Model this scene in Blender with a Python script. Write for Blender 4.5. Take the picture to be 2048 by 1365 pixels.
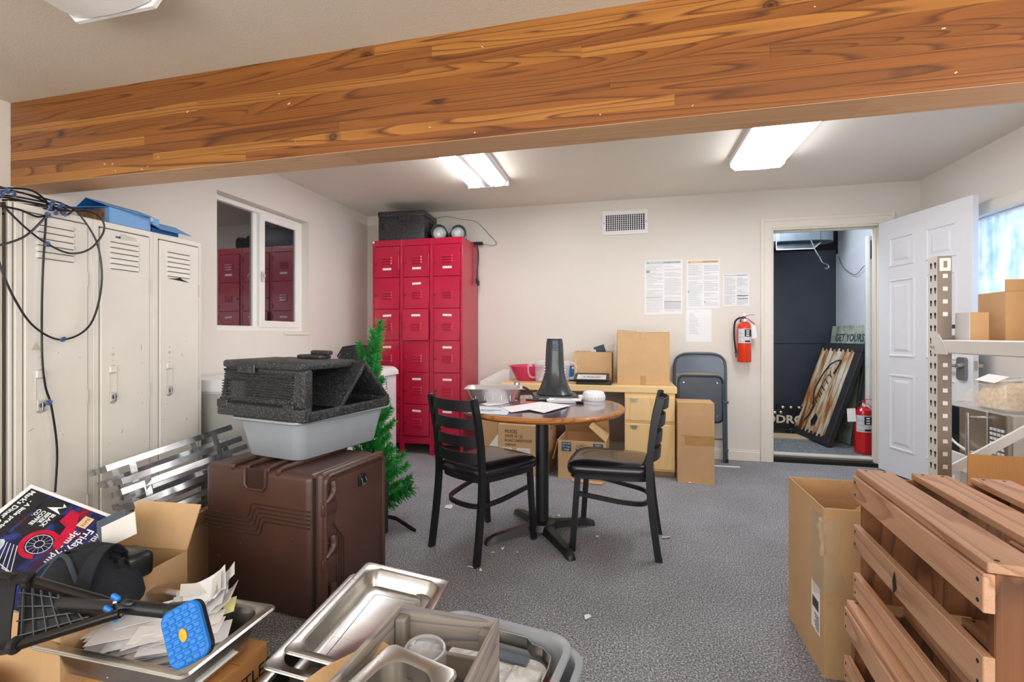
# Back-of-house break room: metal lockers, round table, boxes, shelving and a store closet.
import bpy, bmesh, math, random
from mathutils import Vector, Matrix, Euler, noise as mnoise
R = math.radians
PI = math.pi
S = bpy.context.scene
COL = S.collection
rnd = random.Random(11)
for o in list(bpy.data.objects):
    bpy.data.objects.remove(o)

# ------------------------------------------------------------------ camera, world, exposure
cam_d = bpy.data.cameras.new('camera')
cam = bpy.data.objects.new('camera', cam_d)
COL.objects.link(cam)
cam.location = (0, 0, 1.12)
cam.rotation_euler = (R(90), 0, R(13.52))
cam_d.sensor_width = 36
cam_d.lens = 36 * 940 / 2048
cam_d.shift_y = -10.5 / 2048
cam_d.clip_start = 0.02
S.camera = cam
S.view_settings.view_transform = 'Standard'
S.view_settings.look = 'None'
S.view_settings.gamma = 1
S.view_settings.exposure = 0.0
S.view_settings.use_curve_mapping = False
W = bpy.data.worlds.new('world')
S.world = W
W.use_nodes = True
_bg = W.node_tree.nodes['Background']
_bg.inputs[0].default_value = (0.80, 0.89, 1.0, 1)
_bg.inputs[1].default_value = 2.1
S.cycles.max_bounces = 7
S.cycles.diffuse_bounces = 5
S.cycles.transparent_max_bounces = 12
LAMP_BACK, FILL_CLOSET, REAR_FILL = 18.0, 17.0, 98.0     # radiance of the fluorescent tubes, watts of the added closet and rear fill lamps
_wl = bpy.data.lights.new('rear_fill', 'AREA')      # unseen fill lamp added behind the camera
_wl.shape = 'RECTANGLE'
_wl.size, _wl.size_y = 4.4, 1.7
_wl.energy = REAR_FILL
_wl.color = (.98, .99, 1.0)
_wo = bpy.data.objects.new('rear_fill', _wl)
COL.objects.link(_wo)
_wo.location = (-.15, -1.66, 1.22)
_wo.rotation_euler = (R(90), 0, 0)
_w2 = bpy.data.lights.new('side_fill', 'AREA')   # second unseen fill lamp, added at the right wall beside the camera
_w2.shape = 'RECTANGLE'
_w2.size, _w2.size_y = 2.6, 1.3
_w2.energy = 44.0
_w2.color = (.97, .98, 1.0)
_o2 = bpy.data.objects.new('side_fill', _w2)
COL.objects.link(_o2)
_o2.location = (2.34, -.25, 1.5)
_o2.rotation_euler = (R(90), 0, R(90))


# ------------------------------------------------------------------ materials
def C(h):
    h = h.lstrip('#')
    v = [int(h[i:i + 2], 16) / 255 for i in (0, 2, 4)]
    return tuple(c / 12.92 if c <= .04045 else ((c + .055) / 1.055) ** 2.4 for c in v) + (1,)


class NT:
    def __init__(s, name):
        s.m = bpy.data.materials.new(name)
        s.m.use_nodes = True
        s.t = s.m.node_tree
        s.t.nodes.clear()
        s.out = s.n('ShaderNodeOutputMaterial')
        s.p = s.n('ShaderNodeBsdfPrincipled')
        s.l(s.p.outputs[0], s.out.inputs[0])

    def n(s, typ, **kw):
        x = s.t.nodes.new(typ)
        for k, v in kw.items():
            if k == 'inp':
                for a, b in v.items():
                    x.inputs[a].default_value = b
            else:
                setattr(x, k, v)
        return x

    def l(s, a, b):
        s.t.links.new(a, b)

    def coord(s, scale=(1, 1, 1), rand=False, gen='Object'):
        tc = s.n('ShaderNodeTexCoord')
        mp = s.n('ShaderNodeMapping')
        mp.inputs['Scale'].default_value = scale
        s.l(tc.outputs[gen], mp.inputs['Vector'])
        if rand:
            oi = s.n('ShaderNodeObjectInfo')
            mu = s.n('ShaderNodeMath', operation='MULTIPLY', inp={1: 37.0})
            s.l(oi.outputs['Random'], mu.inputs[0])
            cb = s.n('ShaderNodeCombineXYZ')
            for i in range(3):
                s.l(mu.outputs[0], cb.inputs[i])
            s.l(cb.outputs[0], mp.inputs['Location'])
        return mp.outputs[0]

    def noise(s, vec, scale, detail=3, rough=.5, dist=0):
        x = s.n('ShaderNodeTexNoise', inp={'Scale': scale, 'Detail': detail, 'Roughness': rough, 'Distortion': dist})
        s.l(vec, x.inputs['Vector'])
        return x.outputs['Fac']

    def ramp(s, fac, stops, interp='LINEAR'):
        x = s.n('ShaderNodeValToRGB')
        x.color_ramp.interpolation = interp
        e = x.color_ramp.elements
        while len(e) < len(stops):
            e.new(.5)
        for i, (p, c) in enumerate(stops):
            e[i].position = p
            e[i].color = c if len(c) == 4 else tuple(c) + (1,)
        s.l(fac, x.inputs[0])
        return x.outputs['Color']

    def mix(s, fac, a, b, typ='MIX'):
        x = s.n('ShaderNodeMix', data_type='RGBA', blend_type=typ)
        if hasattr(fac, 'links'):
            s.l(fac, x.inputs[0])
        else:
            x.inputs[0].default_value = fac
        for v, i in ((a, 6), (b, 7)):
            if hasattr(v, 'links'):
                s.l(v, x.inputs[i])
            else:
                x.inputs[i].default_value = v
        return x.outputs[2]

    def math(s, op, a, b=0.0, clamp=False):
        x = s.n('ShaderNodeMath', operation=op, use_clamp=clamp)
        for v, i in ((a, 0), (b, 1)):
            if hasattr(v, 'links'):
                s.l(v, x.inputs[i])
            else:
                x.inputs[i].default_value = v
        return x.outputs[0]

    def bump(s, h, strength=.3, dist=.01):
        x = s.n('ShaderNodeBump', inp={'Strength': strength, 'Distance': dist})
        s.l(h, x.inputs['Height'])
        s.l(x.outputs[0], s.p.inputs['Normal'])

    def set(s, **kw):
        al = {'rough': 'Roughness', 'metal': 'Metallic', 'ior': 'IOR', 'trans': 'Transmission Weight', 'alpha': 'Alpha',
              'spec': 'Specular IOR Level', 'coat': 'Coat Weight', 'sheen': 'Sheen Weight', 'sss': 'Subsurface Weight',
              'coatr': 'Coat Roughness', 'aniso': 'Anisotropic'}
        for k, v in kw.items():
            s.p.inputs[al[k]].default_value = v
        return s


MATS = {}


def mat(name, col, var=.08, scale=9, rough=.5, bump=0, bscale=60, bdist=.003, objvar=0, col2=None, stretch=(1, 1, 1), emit=None, **kw):
    """plain procedural material: base colour with a little cloudy variation, optional relief"""
    t = NT(name)
    c1 = C(col)
    v = t.coord(stretch, rand=True)
    f = t.noise(v, scale, 4, .55)
    c2 = C(col2) if col2 else tuple(min(1, x * (1 + var)) for x in c1[:3]) + (1,)
    c0 = c1 if col2 else tuple(x * (1 - var) for x in c1[:3]) + (1,)
    base = t.ramp(f, [(.3, c0), (.7, c2)])
    if objvar:
        oi = t.n('ShaderNodeObjectInfo')
        h = t.n('ShaderNodeHueSaturation')
        mr = t.n('ShaderNodeMapRange', inp={'To Min': 1 - objvar, 'To Max': 1 + objvar})
        t.l(oi.outputs['Random'], mr.inputs['Value'])
        t.l(mr.outputs[0], h.inputs['Value'])
        t.l(base, h.inputs['Color'])
        base = h.outputs[0]
    t.l(base, t.p.inputs['Base Color'])
    t.set(rough=rough, **kw)
    if bump:
        t.bump(t.noise(v, bscale, 3, .6), bump, bdist)
    if emit:
        t.p.inputs['Emission Color'].default_value = C(emit[0])
        t.p.inputs['Emission Strength'].default_value = emit[1]
    MATS[name] = t.m
    return t.m


def wood(name, light, dark, axis=0, rings=26, rough=.45, objvar=.12, knots=0, dist=4.0, coat=0, fine=.35, st=.09, thin=.62, alt=None):
    """plank wood, grain along the given local axis, each plank cut from another place in the log"""
    t = NT(name)
    sc = [1, 1, 1]
    sc[axis] = st
    v = t.coord(tuple(sc), rand=True)
    big = t.noise(v, 3.2, 3, .5, .4)
    w = t.n('ShaderNodeMath', operation='MULTIPLY', inp={1: rings})
    t.l(big, w.inputs[0])
    fr = t.math('FRACT', w.outputs[0])
    ring = t.ramp(fr, [(0, (0, 0, 0, 1)), (thin, (.3, .3, .3, 1)), (.9, (1, 1, 1, 1)), (1, (.05, .05, .05, 1))])
    sc2 = [60, 60, 60]
    sc2[axis] = 1.6
    v2 = t.coord(tuple(sc2), rand=True)
    fib = t.noise(v2, 4, 2, .6)
    lc = C(light)
    if alt:
        oi0 = t.n('ShaderNodeObjectInfo')
        lc = t.mix(t.ramp(oi0.outputs['Random'], [(.55, (0, 0, 0, 1)), (.75, (1, 1, 1, 1))]), C(light), C(alt))
    base = t.mix(ring, lc, C(dark))
    base = t.mix(fine, base, t.mix(fib, C(dark), C(light)), 'MIX')
    if knots:
        sk = [knots, 0, knots]
        sk[axis] = knots * .8
        vk = t.coord(tuple(sk), rand=True)
        vo = t.n('ShaderNodeTexVoronoi', inp={'Scale': 1.0, 'Randomness': 1})
        t.l(vk, vo.inputs['Vector'])
        km = t.ramp(vo.outputs['Distance'], [(.03, (1, 1, 1, 1)), (.045, (.6, .6, .6, 1)), (.06, (.95, .95, .95, 1)), (.08, (.45, .45, .45, 1)), (.14, (0, 0, 0, 1))])
        base = t.mix(km, base, C('#3a1a08'))
    oi = t.n('ShaderNodeObjectInfo')
    h = t.n('ShaderNodeHueSaturation')
    mr = t.n('ShaderNodeMapRange', inp={'To Min': 1 - objvar, 'To Max': 1 + objvar})
    t.l(oi.outputs['Random'], mr.inputs['Value'])
    t.l(mr.outputs[0], h.inputs['Value'])
    t.l(base, h.inputs['Color'])
    t.l(h.outputs[0], t.p.inputs['Base Color'])
    t.set(rough=rough, coat=coat)
    t.bump(fib, .12, .001)
    MATS[name] = t.m
    return t.m


# walls, floor, ceilings
def wall_mat(name, col, bump=.25):
    t = NT(name)
    v = t.coord()
    f = t.noise(v, 1.3, 4, .6)
    c = C(col)
    t.l(t.ramp(f, [(.3, tuple(x * .965 for x in c[:3]) + (1,)), (.7, c)]), t.p.inputs['Base Color'])
    t.set(rough=.75)
    t.bump(t.noise(v, 130, 3, .6), bump, .002)
    return t.m


M_wall = wall_mat('painted_drywall', '#e5dfd6')
M_ceil = wall_mat('textured_ceiling', '#ece6da', .5)
M_ceilf = wall_mat('tan_textured_ceiling', '#d9cebb', .5)
M_trim = mat('painted_trim', '#e9e2d6', .02, rough=.4)
M_white = mat('white_paint', '#f0f0f2', .02, rough=.35)
M_doorw = mat('white_door_paint', '#e6e8ee', .015, rough=.35)
M_vinyl = mat('white_vinyl', '#f2f1ee', .01, rough=.3)


def carpet_mat():
    t = NT('grey_carpet')
    v = t.coord()
    f1 = t.noise(v, 150, 3, .85)
    f2 = t.noise(v, 2.2, 4, .6)
    f3 = t.noise(v, 90, 2, .6)
    spk = t.ramp(f1, [(.34, C('#2f3034')), (.45, C('#6f7076')), (.54, C('#95969d')), (.66, C('#f4f4f8'))])
    cl = t.ramp(f2, [(.3, (.80, .80, .80, 1)), (.7, (1.08, 1.08, 1.08, 1))])
    c = t.mix(1, spk, cl, 'MULTIPLY')
    t.l(c, t.p.inputs['Base Color'])
    t.set(rough=.95, sheen=.15, spec=.15)
    t.bump(t.mix(.5, f1, f3), .8, .006)
    return t.m


M_carpet = carpet_mat()


def speckle_mat(name, base, dot, scale=220, rough=.55, lo=.60):
    t = NT(name)
    v = t.coord()
    f = t.noise(v, scale, 2, .7)
    t.l(t.ramp(f, [(lo - .12, C(base)), (lo, C(base)), (lo + .13, C(dot))]), t.p.inputs['Base Color'])
    t.set(rough=rough)
    t.bump(f, .25, .002)
    return t.m


M_epp = speckle_mat('black_foam_plastic', '#232425', '#5d6064', 160, .42, .52)


def card_mat(name, col, dirty=.0):
    t = NT(name)
    v = t.coord(rand=True)
    f = t.noise(v, 3, 4, .6)
    c = C(col)
    b = t.ramp(f, [(.3, tuple(x * .88 for x in c[:3]) + (1,)), (.7, tuple(min(1, x * 1.06) for x in c[:3]) + (1,))])
    v2 = t.coord((90, 90, 4))
    g = t.noise(v2, 4, 2, .5)
    b = t.mix(.12, b, t.mix(g, C('#7d5a35'), C('#e6c195')))
    t.l(b, t.p.inputs['Base Color'])
    t.set(rough=.7, spec=.25)
    t.bump(g, .12, .002)
    MATS[name] = t.m
    return t.m


M_card = card_mat('cardboard', '#cba478')
M_card_l = card_mat('light_cardboard', '#d2ad80')
M_card_d = card_mat('brown_cardboard', '#ad7640')
M_tape = mat('packing_tape', '#b08a55', .08, rough=.15)
M_tape_c = mat('clear_tape', '#e0cba6', .05, rough=.12, alpha=.30)


def steel_mat(name, col='#c3bfb9', rough=.28, streak=.25, stretch=(1, 60, 60)):
    t = NT(name)
    v = t.coord(stretch)
    f = t.noise(v, 3, 3, .6)
    v3 = t.coord()
    g = t.noise(v3, 7, 4, .6)
    c = C(col)
    t.l(t.ramp(g, [(.3, tuple(x * .8 for x in c[:3]) + (1,)), (.7, c)]), t.p.inputs['Base Color'])
    rr = t.n('ShaderNodeMapRange', inp={'To Min': rough * (1 - streak), 'To Max': rough * (1 + streak)})
    t.l(f, rr.inputs['Value'])
    t.l(rr.outputs[0], t.p.inputs['Roughness'])
    t.set(metal=1)
    MATS[name] = t.m
    return t.m


M_steel = steel_mat('brushed_stainless', '#cfcbc4', .3)
M_chrome = mat('chrome', '#e6e7ea', .05, rough=.16, metal=1)
M_rackchrome = mat('worn_chrome_bar', '#b4b6ba', .2, 30, rough=.30, metal=1)
M_galv = mat('galvanised_steel', '#8f9aa2', .25, 14, rough=.38, metal=1)
M_black = mat('black_powder_coat', '#17181b', .1, rough=.38)
M_blackp = mat('black_plastic', '#1b1c1f', .1, rough=.3)
M_rubber = mat('black_rubber', '#1a1a1b', .1, rough=.7)
M_vinylb = mat('black_vinyl_upholstery', '#17161a', .15, 30, rough=.24, bump=.15, bscale=140, bdist=.001, coat=.25)
M_navy = mat('navy_painted_plywood', '#343b48', .12, 4, rough=.5, bump=.1, bscale=40)
M_red = mat('red_locker_enamel', '#b8183c', .10, 3, rough=.3, coat=.2)
M_redd = mat('dark_red_enamel', '#8a1024', .12, 4, rough=.35)
M_beige = mat('beige_locker_enamel', '#e4dfd5', .04, 3, rough=.38, bump=.04, bscale=14)
M_beiged = mat('worn_beige_enamel', '#c9c2b4', .08, 6, rough=.45)
M_dark = mat('dark_gap', '#14130f', .1, rough=.8)
M_label = mat('white_label', '#f2eceb', .03, rough=.5)
M_paper = mat('white_paper', '#eeeef0', .03, 6, rough=.6)
M_paper2 = mat('off_white_paper', '#e2e0da', .05, 6, rough=.65)
M_paperb = mat('bluish_paper', '#d4dcea', .05, 6, rough=.6)
M_yellow = mat('yellow_plastic', '#eaa811', .1, 20, rough=.45)
M_blue = mat('blue_rubber', '#0f74c8', .12, 14, rough=.42)
M_maple = wood('maple_veneer', '#efd09a', '#e0b878', 2, 7, .4, .04, fine=.5)
M_maple_x = wood('maple_edge', '#efd09a', '#e2ba7b', 0, 7, .4, .03, fine=.5)
M_oakedge = wood('oak_table_edge', '#b9793c', '#6d3d16', 0, 18, .35, .05, coat=.2)
M_grey = mat('grey_plastic', '#9aa0a6', .04, 8, rough=.42)
M_greyd = mat('dark_grey_metal', '#47525f', .10, 6, rough=.38)
M_brown = mat('brown_polyethylene', '#4d332a', .12, 5, rough=.36, bump=.06, bscale=220, bdist=.001)
M_fabric = mat('black_padded_fabric', '#1d2129', .2, 60, rough=.85, bump=.2, bscale=300, bdist=.001)
M_needle = mat('green_pvc_needles', '#2a8f3a', .3, 20, rough=.55, objvar=.15)
M_ext = mat('orange_red_extinguisher', '#e23a1c', .05, 6, rough=.25, coat=.4)
M_ext2 = mat('red_extinguisher', '#c40d18', .05, 6, rough=.22, coat=.4)
M_brass = mat('worn_brass', '#b79a5a', .15, rough=.3, metal=1)
M_ink = mat('black_ink', '#1c1b1d', .1, rough=.6)
M_inkb = mat('brown_ink', '#4a3320', .1, rough=.7)
M_teal = mat('teal_print', '#1f4a56', .1, rough=.6)
M_greyprint = mat('pale_grey_print', '#a9adb0', .05, rough=.6)
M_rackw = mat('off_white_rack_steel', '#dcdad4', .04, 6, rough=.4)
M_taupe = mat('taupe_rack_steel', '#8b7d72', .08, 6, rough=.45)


def glass_mat(name, col='#ffffff', alpha=.18, rough=.03, ior=1.45):
    t = NT(name)
    t.p.inputs['Base Color'].default_value = C(col)
    t.set(rough=max(rough, .08), alpha=alpha, ior=ior)
    return t.m


M_clear = glass_mat('clear_plastic', '#e9eef2', .22)
M_pinkc = glass_mat('pink_translucent_plastic', '#e04478', .78, .12)
M_bag = glass_mat('crinkled_clear_film', '#f1efe9', .28, .15)


def emit_mat(name, col, st):
    t = NT(name)
    t.t.nodes.remove(t.p)
    e = t.n('ShaderNodeEmission')
    e.inputs[0].default_value = C(col)
    e.inputs[1].default_value = st
    t.l(e.outputs[0], t.out.inputs[0])
    return t.m


M_lampb = emit_mat('lit_diffuser_back', '#fbfcff', LAMP_BACK)
M_tube = emit_mat('lit_fluorescent_tube', '#fdfdff', LAMP_BACK * 1.6)
M_lampf = mat('unlit_white_diffuser', '#f1eee8', .02, rough=.35)


# ------------------------------------------------------------------ mesh helpers
class B:
    """collects shapes into one bmesh"""

    def __init__(s):
        s.bm = bmesh.new()
        s.k = 0

    def _mi(s, faces, mi):
        if mi:
            for f in faces:
                f.material_index = mi

    def box(s, lo, hi, bev=0, seg=1, M=None, mi=0):
        lo, hi = Vector(lo), Vector(hi)
        if min(hi - lo) > .004:                     # joined boxes never share a plane
            e = Vector((1, 1, 1)) * (s.k % 7) * .00011
            lo, hi = lo + e, hi - e
        s.k += 1
        r = bmesh.ops.create_cube(s.bm, size=1)
        vs = r['verts']
        d = hi - lo
        c = (hi + lo) / 2
        for v in vs:
            v.co = Vector((v.co.x * d.x, v.co.y * d.y, v.co.z * d.z)) + c
        es = list({e for v in vs for e in v.link_edges})
        fs = list({f for v in vs for f in v.link_faces})
        if bev:
            bev = min(bev, min(abs(d.x), abs(d.y), abs(d.z)) * .49)
            q = bmesh.ops.bevel(s.bm, geom=es, offset=bev, segments=seg, profile=.5, affect='EDGES')
            vs = list({v for f in q['faces'] for v in f.verts} | {v for v in vs if v.is_valid})
            fs = list({f for v in vs for f in v.link_faces})
        s._mi(fs, mi)
        if M is not None:
            for v in vs:
                v.co = M @ v.co
        return s

    def rbox(s, c, size, rot=(0, 0, 0), bev=0, seg=1, mi=0):
        h = Vector(size) / 2
        return s.box(-h, h, bev, seg, Matrix.Translation(Vector(c)) @ Euler(rot).to_matrix().to_4x4(), mi)

    def poly(s, pts, mi=0):
        f = s.bm.faces.new([s.bm.verts.new(Vector(p)) for p in pts])
        f.material_index = mi
        return s

    def prism(s, pts, d, M=None, mi=0):
        """pts: 3D loop, extruded by vector d"""
        d = Vector(d)
        a = [s.bm.verts.new(Vector(p)) for p in pts]
        b = [s.bm.verts.new(Vector(p) + d) for p in pts]
        n = len(a)
        fs = [s.bm.faces.new(a[::-1]), s.bm.faces.new(b)]
        for i in range(n):
            fs.append(s.bm.faces.new((a[i], a[(i + 1) % n], b[(i + 1) % n], b[i])))
        s._mi(fs, mi)
        if M is not None:
            for v in a + b:
                v.co = M @ v.co
        return s

    def sheet(s, quad, th, mi=0):
        """thin flat panel with the given corners and thickness"""
        q = [Vector(p) for p in quad]
        n = (q[1] - q[0]).cross(q[-1] - q[0]).normalized() * th
        return s.prism(q, n, mi=mi)

    def rings(s, loops, close=True, cap0=True, cap1=True, mi=0):
        L = [[s.bm.verts.new(Vector(p)) for p in lp] for lp in loops]
        n = len(L[0])
        fs = []
        for a, b in zip(L, L[1:]):
            for i in range(n if close else n - 1):
                j = (i + 1) % n
                fs.append(s.bm.faces.new((a[i], a[j], b[j], b[i])))
        if cap0:
            fs.append(s.bm.faces.new(L[0][::-1]))
        if cap1:
            fs.append(s.bm.faces.new(L[-1]))
        s._mi(fs, mi)
        return s

    def lathe(s, prof, n=24, M=None, cap0=True, cap1=True, mi=0):
        M = M or Matrix()
        lps = [[M @ Vector((r * math.cos(2 * PI * i / n), r * math.sin(2 * PI * i / n), z)) for i in range(n)] for r, z in prof]
        return s.rings(lps, True, cap0, cap1, mi)

    def cyl(s, p0, p1, r0, r1=None, n=14, mi=0):
        return s.tube([p0, p1], [r0, r0 if r1 is None else r1], n, mi=mi)

    def tube(s, pts, r, n=8, closed=False, mi=0, flat=1.0):
        P = [Vector(p) for p in pts]
        k = len(P)
        rr = r if isinstance(r, (list, tuple)) else [r] * k
        T = []
        for i in range(k):
            a = P[(i - 1) % k] if (closed or i > 0) else P[i]
            b = P[(i + 1) % k] if (closed or i < k - 1) else P[i]
            T.append((b - a).normalized())
        u = T[0].orthogonal().normalized()
        loops = []
        for i in range(k):
            u = (u - T[i] * u.dot(T[i])).normalized()
            w = T[i].cross(u)
            loops.append([P[i] + (u * math.cos(2 * PI * j / n) + w * math.sin(2 * PI * j / n) * flat) * rr[i] for j in range(n)])
        if closed:
            loops.append(loops[0])
        return s.rings(loops, True, not closed, not closed, mi)

    def strap(s, pts, w, th, side, mi=0):
        """flat bar along pts; side = direction of its width"""
        P = [Vector(p) for p in pts]
        side = Vector(side).normalized()
        loops = []
        for i, p in enumerate(P):
            t = (P[min(i + 1, len(P) - 1)] - P[max(i - 1, 0)]).normalized()
            sd = (side - t * side.dot(t)).normalized()
            nn = t.cross(sd)
            loops.append([p + sd * w / 2 + nn * th / 2, p - sd * w / 2 + nn * th / 2, p - sd * w / 2 - nn * th / 2, p + sd * w / 2 - nn * th / 2])
        return s.rings(loops, mi=mi)

    def ball(s, c, r, n=16, sc=(1, 1, 1), mi=0):
        q = bmesh.ops.create_uvsphere(s.bm, u_segments=n, v_segments=max(6, n // 2), radius=1)
        for v in q['verts']:
            v.co = Vector((v.co.x * r * sc[0], v.co.y * r * sc[1], v.co.z * r * sc[2])) + Vector(c)
        s._mi({f for v in q['verts'] for f in v.link_faces}, mi)
        return s

    def xf(s, M):
        for v in s.bm.verts:
            v.co = M @ v.co
        return s


def rrect(w, d, r, n=5, c=(0, 0)):
    """rounded rectangle outline, counter-clockwise"""
    pts = []
    for (sx, sy, a0) in ((1, -1, -90), (1, 1, 0), (-1, 1, 90), (-1, -1, 180)):
        for i in range(n + 1):
            a = R(a0 + 90 * i / n)
            pts.append((c[0] + sx * (w / 2 - r) + r * math.cos(a), c[1] + sy * (d / 2 - r) + r * math.sin(a)))
    return pts


def rect_loop(w, d, r, z, n=5):
    return [(x, y, z) for x, y in rrect(w, d, r, n)]


def obj(name, b, m, parent=None, label=None, smooth=32, loc=None, rot=None):
    me = bpy.data.meshes.new(name)
    bmesh.ops.recalc_face_normals(b.bm, faces=b.bm.faces)
    b.bm.to_mesh(me)
    b.bm.free()
    for x in (m if isinstance(m, (list, tuple)) else [m]):
        me.materials.append(x)
    if smooth:
        me.polygons.foreach_set('use_smooth', [True] * len(me.polygons))
        me.set_sharp_from_angle(angle=R(smooth))
    o = bpy.data.objects.new(name, me)
    COL.objects.link(o)
    if parent is not None:
        o.parent = parent
    if loc is not None:
        o.location = loc
    if rot is not None:
        o.rotation_euler = rot
    if label:
        o['label'] = label
    return o


def tag(o, label, cat, group=None):
    o['label'] = label
    o['category'] = cat
    if group:
        o['group'] = group
    return o


def thing(name, label, cat, loc=(0, 0, 0), rot=(0, 0, 0), group=None):
    o = bpy.data.objects.new(name, None)
    COL.objects.link(o)
    o.empty_display_size = .05
    o.location = loc
    o.rotation_euler = rot
    return tag(o, label, cat, group)


def struct(name, b, m, parent=None, smooth=0):
    o = obj(name, b, m, parent, smooth=smooth)
    if parent is None:
        o['kind'] = 'structure'
    return o


def copy_tree(o, parent=None):
    c = o.copy()
    COL.objects.link(c)
    if parent is not None:
        c.parent = parent
    for ch in list(o.children):
        copy_tree(ch, c)
    return c


def like(src, name, parent, loc, rot=None):
    """another piece sharing its mesh"""
    c = bpy.data.objects.new(name, src.data)
    COL.objects.link(c)
    c.parent = parent
    c.location = loc
    if rot is not None:
        c.rotation_euler = rot
    return c


_vf = None


def text(name, string, size, m, parent, loc, rot, align='CENTER', xs=1.0, bold=.0, ext=.0004, shear=0, spacing=1.0):
    """flat lettering, turned into a mesh"""
    cu = bpy.data.curves.new('lettering', 'FONT')
    cu.body = string
    cu.size = size
    cu.align_x = align
    cu.align_y = 'CENTER'
    cu.extrude = ext
    cu.offset = bold
    cu.shear = shear
    cu.space_line = spacing
    cu.resolution_u = 2
    tmp = bpy.data.objects.new('lettering', cu)
    COL.objects.link(tmp)
    dg = bpy.context.evaluated_depsgraph_get()
    me = bpy.data.meshes.new_from_object(tmp.evaluated_get(dg))
    bpy.data.objects.remove(tmp)
    bpy.data.curves.remove(cu)
    me.materials.clear()
    me.materials.append(m)
    me.name = name
    o = bpy.data.objects.new(name, me)
    COL.objects.link(o)
    o.parent = parent
    o.location = loc
    o.rotation_euler = rot
    o.scale = (xs, 1, 1)
    return o


def frame_axes(o, ux, uy):
    """rotation euler from two in-plane axes"""
    ux = Vector(ux).normalized()
    uz = ux.cross(Vector(uy)).normalized()
    uy = uz.cross(ux)
    return Matrix((ux, uy, uz)).transposed().to_euler()


def smooth_path(pts, n=6, closed=False):
    """Catmull-Rom through pts"""
    P = [Vector(p) for p in pts]
    k = len(P)
    out = []
    rng = range(k) if closed else range(k - 1)
    for i in rng:
        p0 = P[(i - 1) % k] if (closed or i) else P[0]
        p1, p2 = P[i], P[(i + 1) % k]
        p3 = P[(i + 2) % k] if (closed or i + 2 < k) else P[-1]
        for j in range(n):
            t = j / n
            out.append(.5 * ((2 * p1) + (p2 - p0) * t + (2 * p0 - 5 * p1 + 4 * p2 - p3) * t * t + (3 * p1 - p0 - 3 * p2 + p3) * t ** 3))
    if not closed:
        out.append(P[-1])
    return out


def carton(name, label, size, loc, rotz, m=None, tape=True, top='closed', group=None, tilt=(0, 0), tape_front=False, seam_y=False):
    """cardboard box: body, flaps and tape; loc = base centre"""
    m = m or M_card
    w, d, h = size
    t = thing(name, label, 'box', loc, (tilt[0], tilt[1], rotz), group)
    e = .004
    if top == 'closed':
        b = B().box((-w / 2, -d / 2, 0), (w / 2, d / 2, h - .006), .003)
        obj('body', b, m, t)
        if seam_y:
            for s in (-1, 1):
                obj('flap', B().box((-w / 2 if s < 0 else .001, -d / 2, h - .006), (-.001 if s < 0 else w / 2, d / 2, h - .001), .0015), m, t)
        else:
            for s in (-1, 1):
                obj('flap', B().box((-w / 2, -d / 2 if s < 0 else .001, h - .006), (w / 2, -.001 if s < 0 else d / 2, h - .001), .0015), m, t)
        if tape:
            b = B()
            if seam_y:
                b.box((-.025, -d / 2 - .001, h - .001), (.025, d / 2 + .001, h))
                b.box((-.025, -d / 2 - .0012, h - .07), (.025, -d / 2, h))
            else:
                b.box((-w / 2 - .001, -.025, h - .001), (w / 2 + .001, .025, h))
                b.box((-w / 2 - .0012, -.025, h - .07), (-w / 2, .025, h))
                b.box((w / 2, -.025, h - .07), (w / 2 + .0012, .025, h))
            obj('tape', b, M_tape, t)
    else:
        b = B()
        b.box((-w / 2, -d / 2, 0), (w / 2, d / 2, e))
        b.box((-w / 2, -d / 2, 0), (w / 2, -d / 2 + e, h))
        b.box((-w / 2, d / 2 - e, 0), (w / 2, d / 2, h))
        b.box((-w / 2, -d / 2, 0), (-w / 2 + e, d / 2, h))
        b.box((w / 2 - e, -d / 2, 0), (w / 2, d / 2, h))
        obj('body', b, m, t, smooth=0)
    return t


def flap(t, p0, p1, length, ang, out, m, sag=0, name='flap', taper=.0):
    """cardboard flap hinged on the edge p0-p1 (local), opened by ang degrees from vertical towards `out`"""
    p0, p1, out = Vector(p0), Vector(p1), Vector(out).normalized()
    up = Vector((0, 0, 1))
    d = (up * math.cos(R(ang)) + out * math.sin(R(ang)))
    e = (p1 - p0) * taper
    q = [p0, p1, p1 - e + d * length, p0 + e + d * length]
    b = B().sheet(q, .004)
    return obj(name, b, m, t, smooth=0)

# ------------------------------------------------------------------ the room
XL, XR, YB, YF = -2.71, 2.378, 4.58, -1.7
ZC, ZF = 2.41, 2.175            # ceiling beyond / in front of the beam
BY0, BY1, BZ0 = 1.54, 1.675, 1.80
struct('floor', B().box((XL, YF, -.08), (XR, YB + .06, 0)), M_carpet)
b = B().box((XL - .2, BY0 + .005, ZC), (XR + .2, YB + .12, ZC + .08))
struct('ceiling', b, M_ceil)
b = B().box((XL - .2, YF - .12, ZF), (XR + .2, BY0, ZC + .08))
b.box((XL, BY0 - .01, ZF), (XR, BY1 - .01, ZC + .05))
struct('ceiling_front', b, M_ceilf)

# left wall with the window opening
WY0, WY1, WZ0, WZ1 = 2.65, 3.608, 1.155, 2.118
b = B()
for lo, hi in (((XL - .16, YF - .12, 0), (XL, WY0, ZC)), ((XL - .16, WY1, 0), (XL, YB + .12, ZC)),
               ((XL - .16, WY0, 0), (XL, WY1, WZ0)), ((XL - .16, WY0, WZ1), (XL, WY1, ZC))):
    b.box(lo, hi)
struct('wall_left', b, M_wall)

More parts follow.
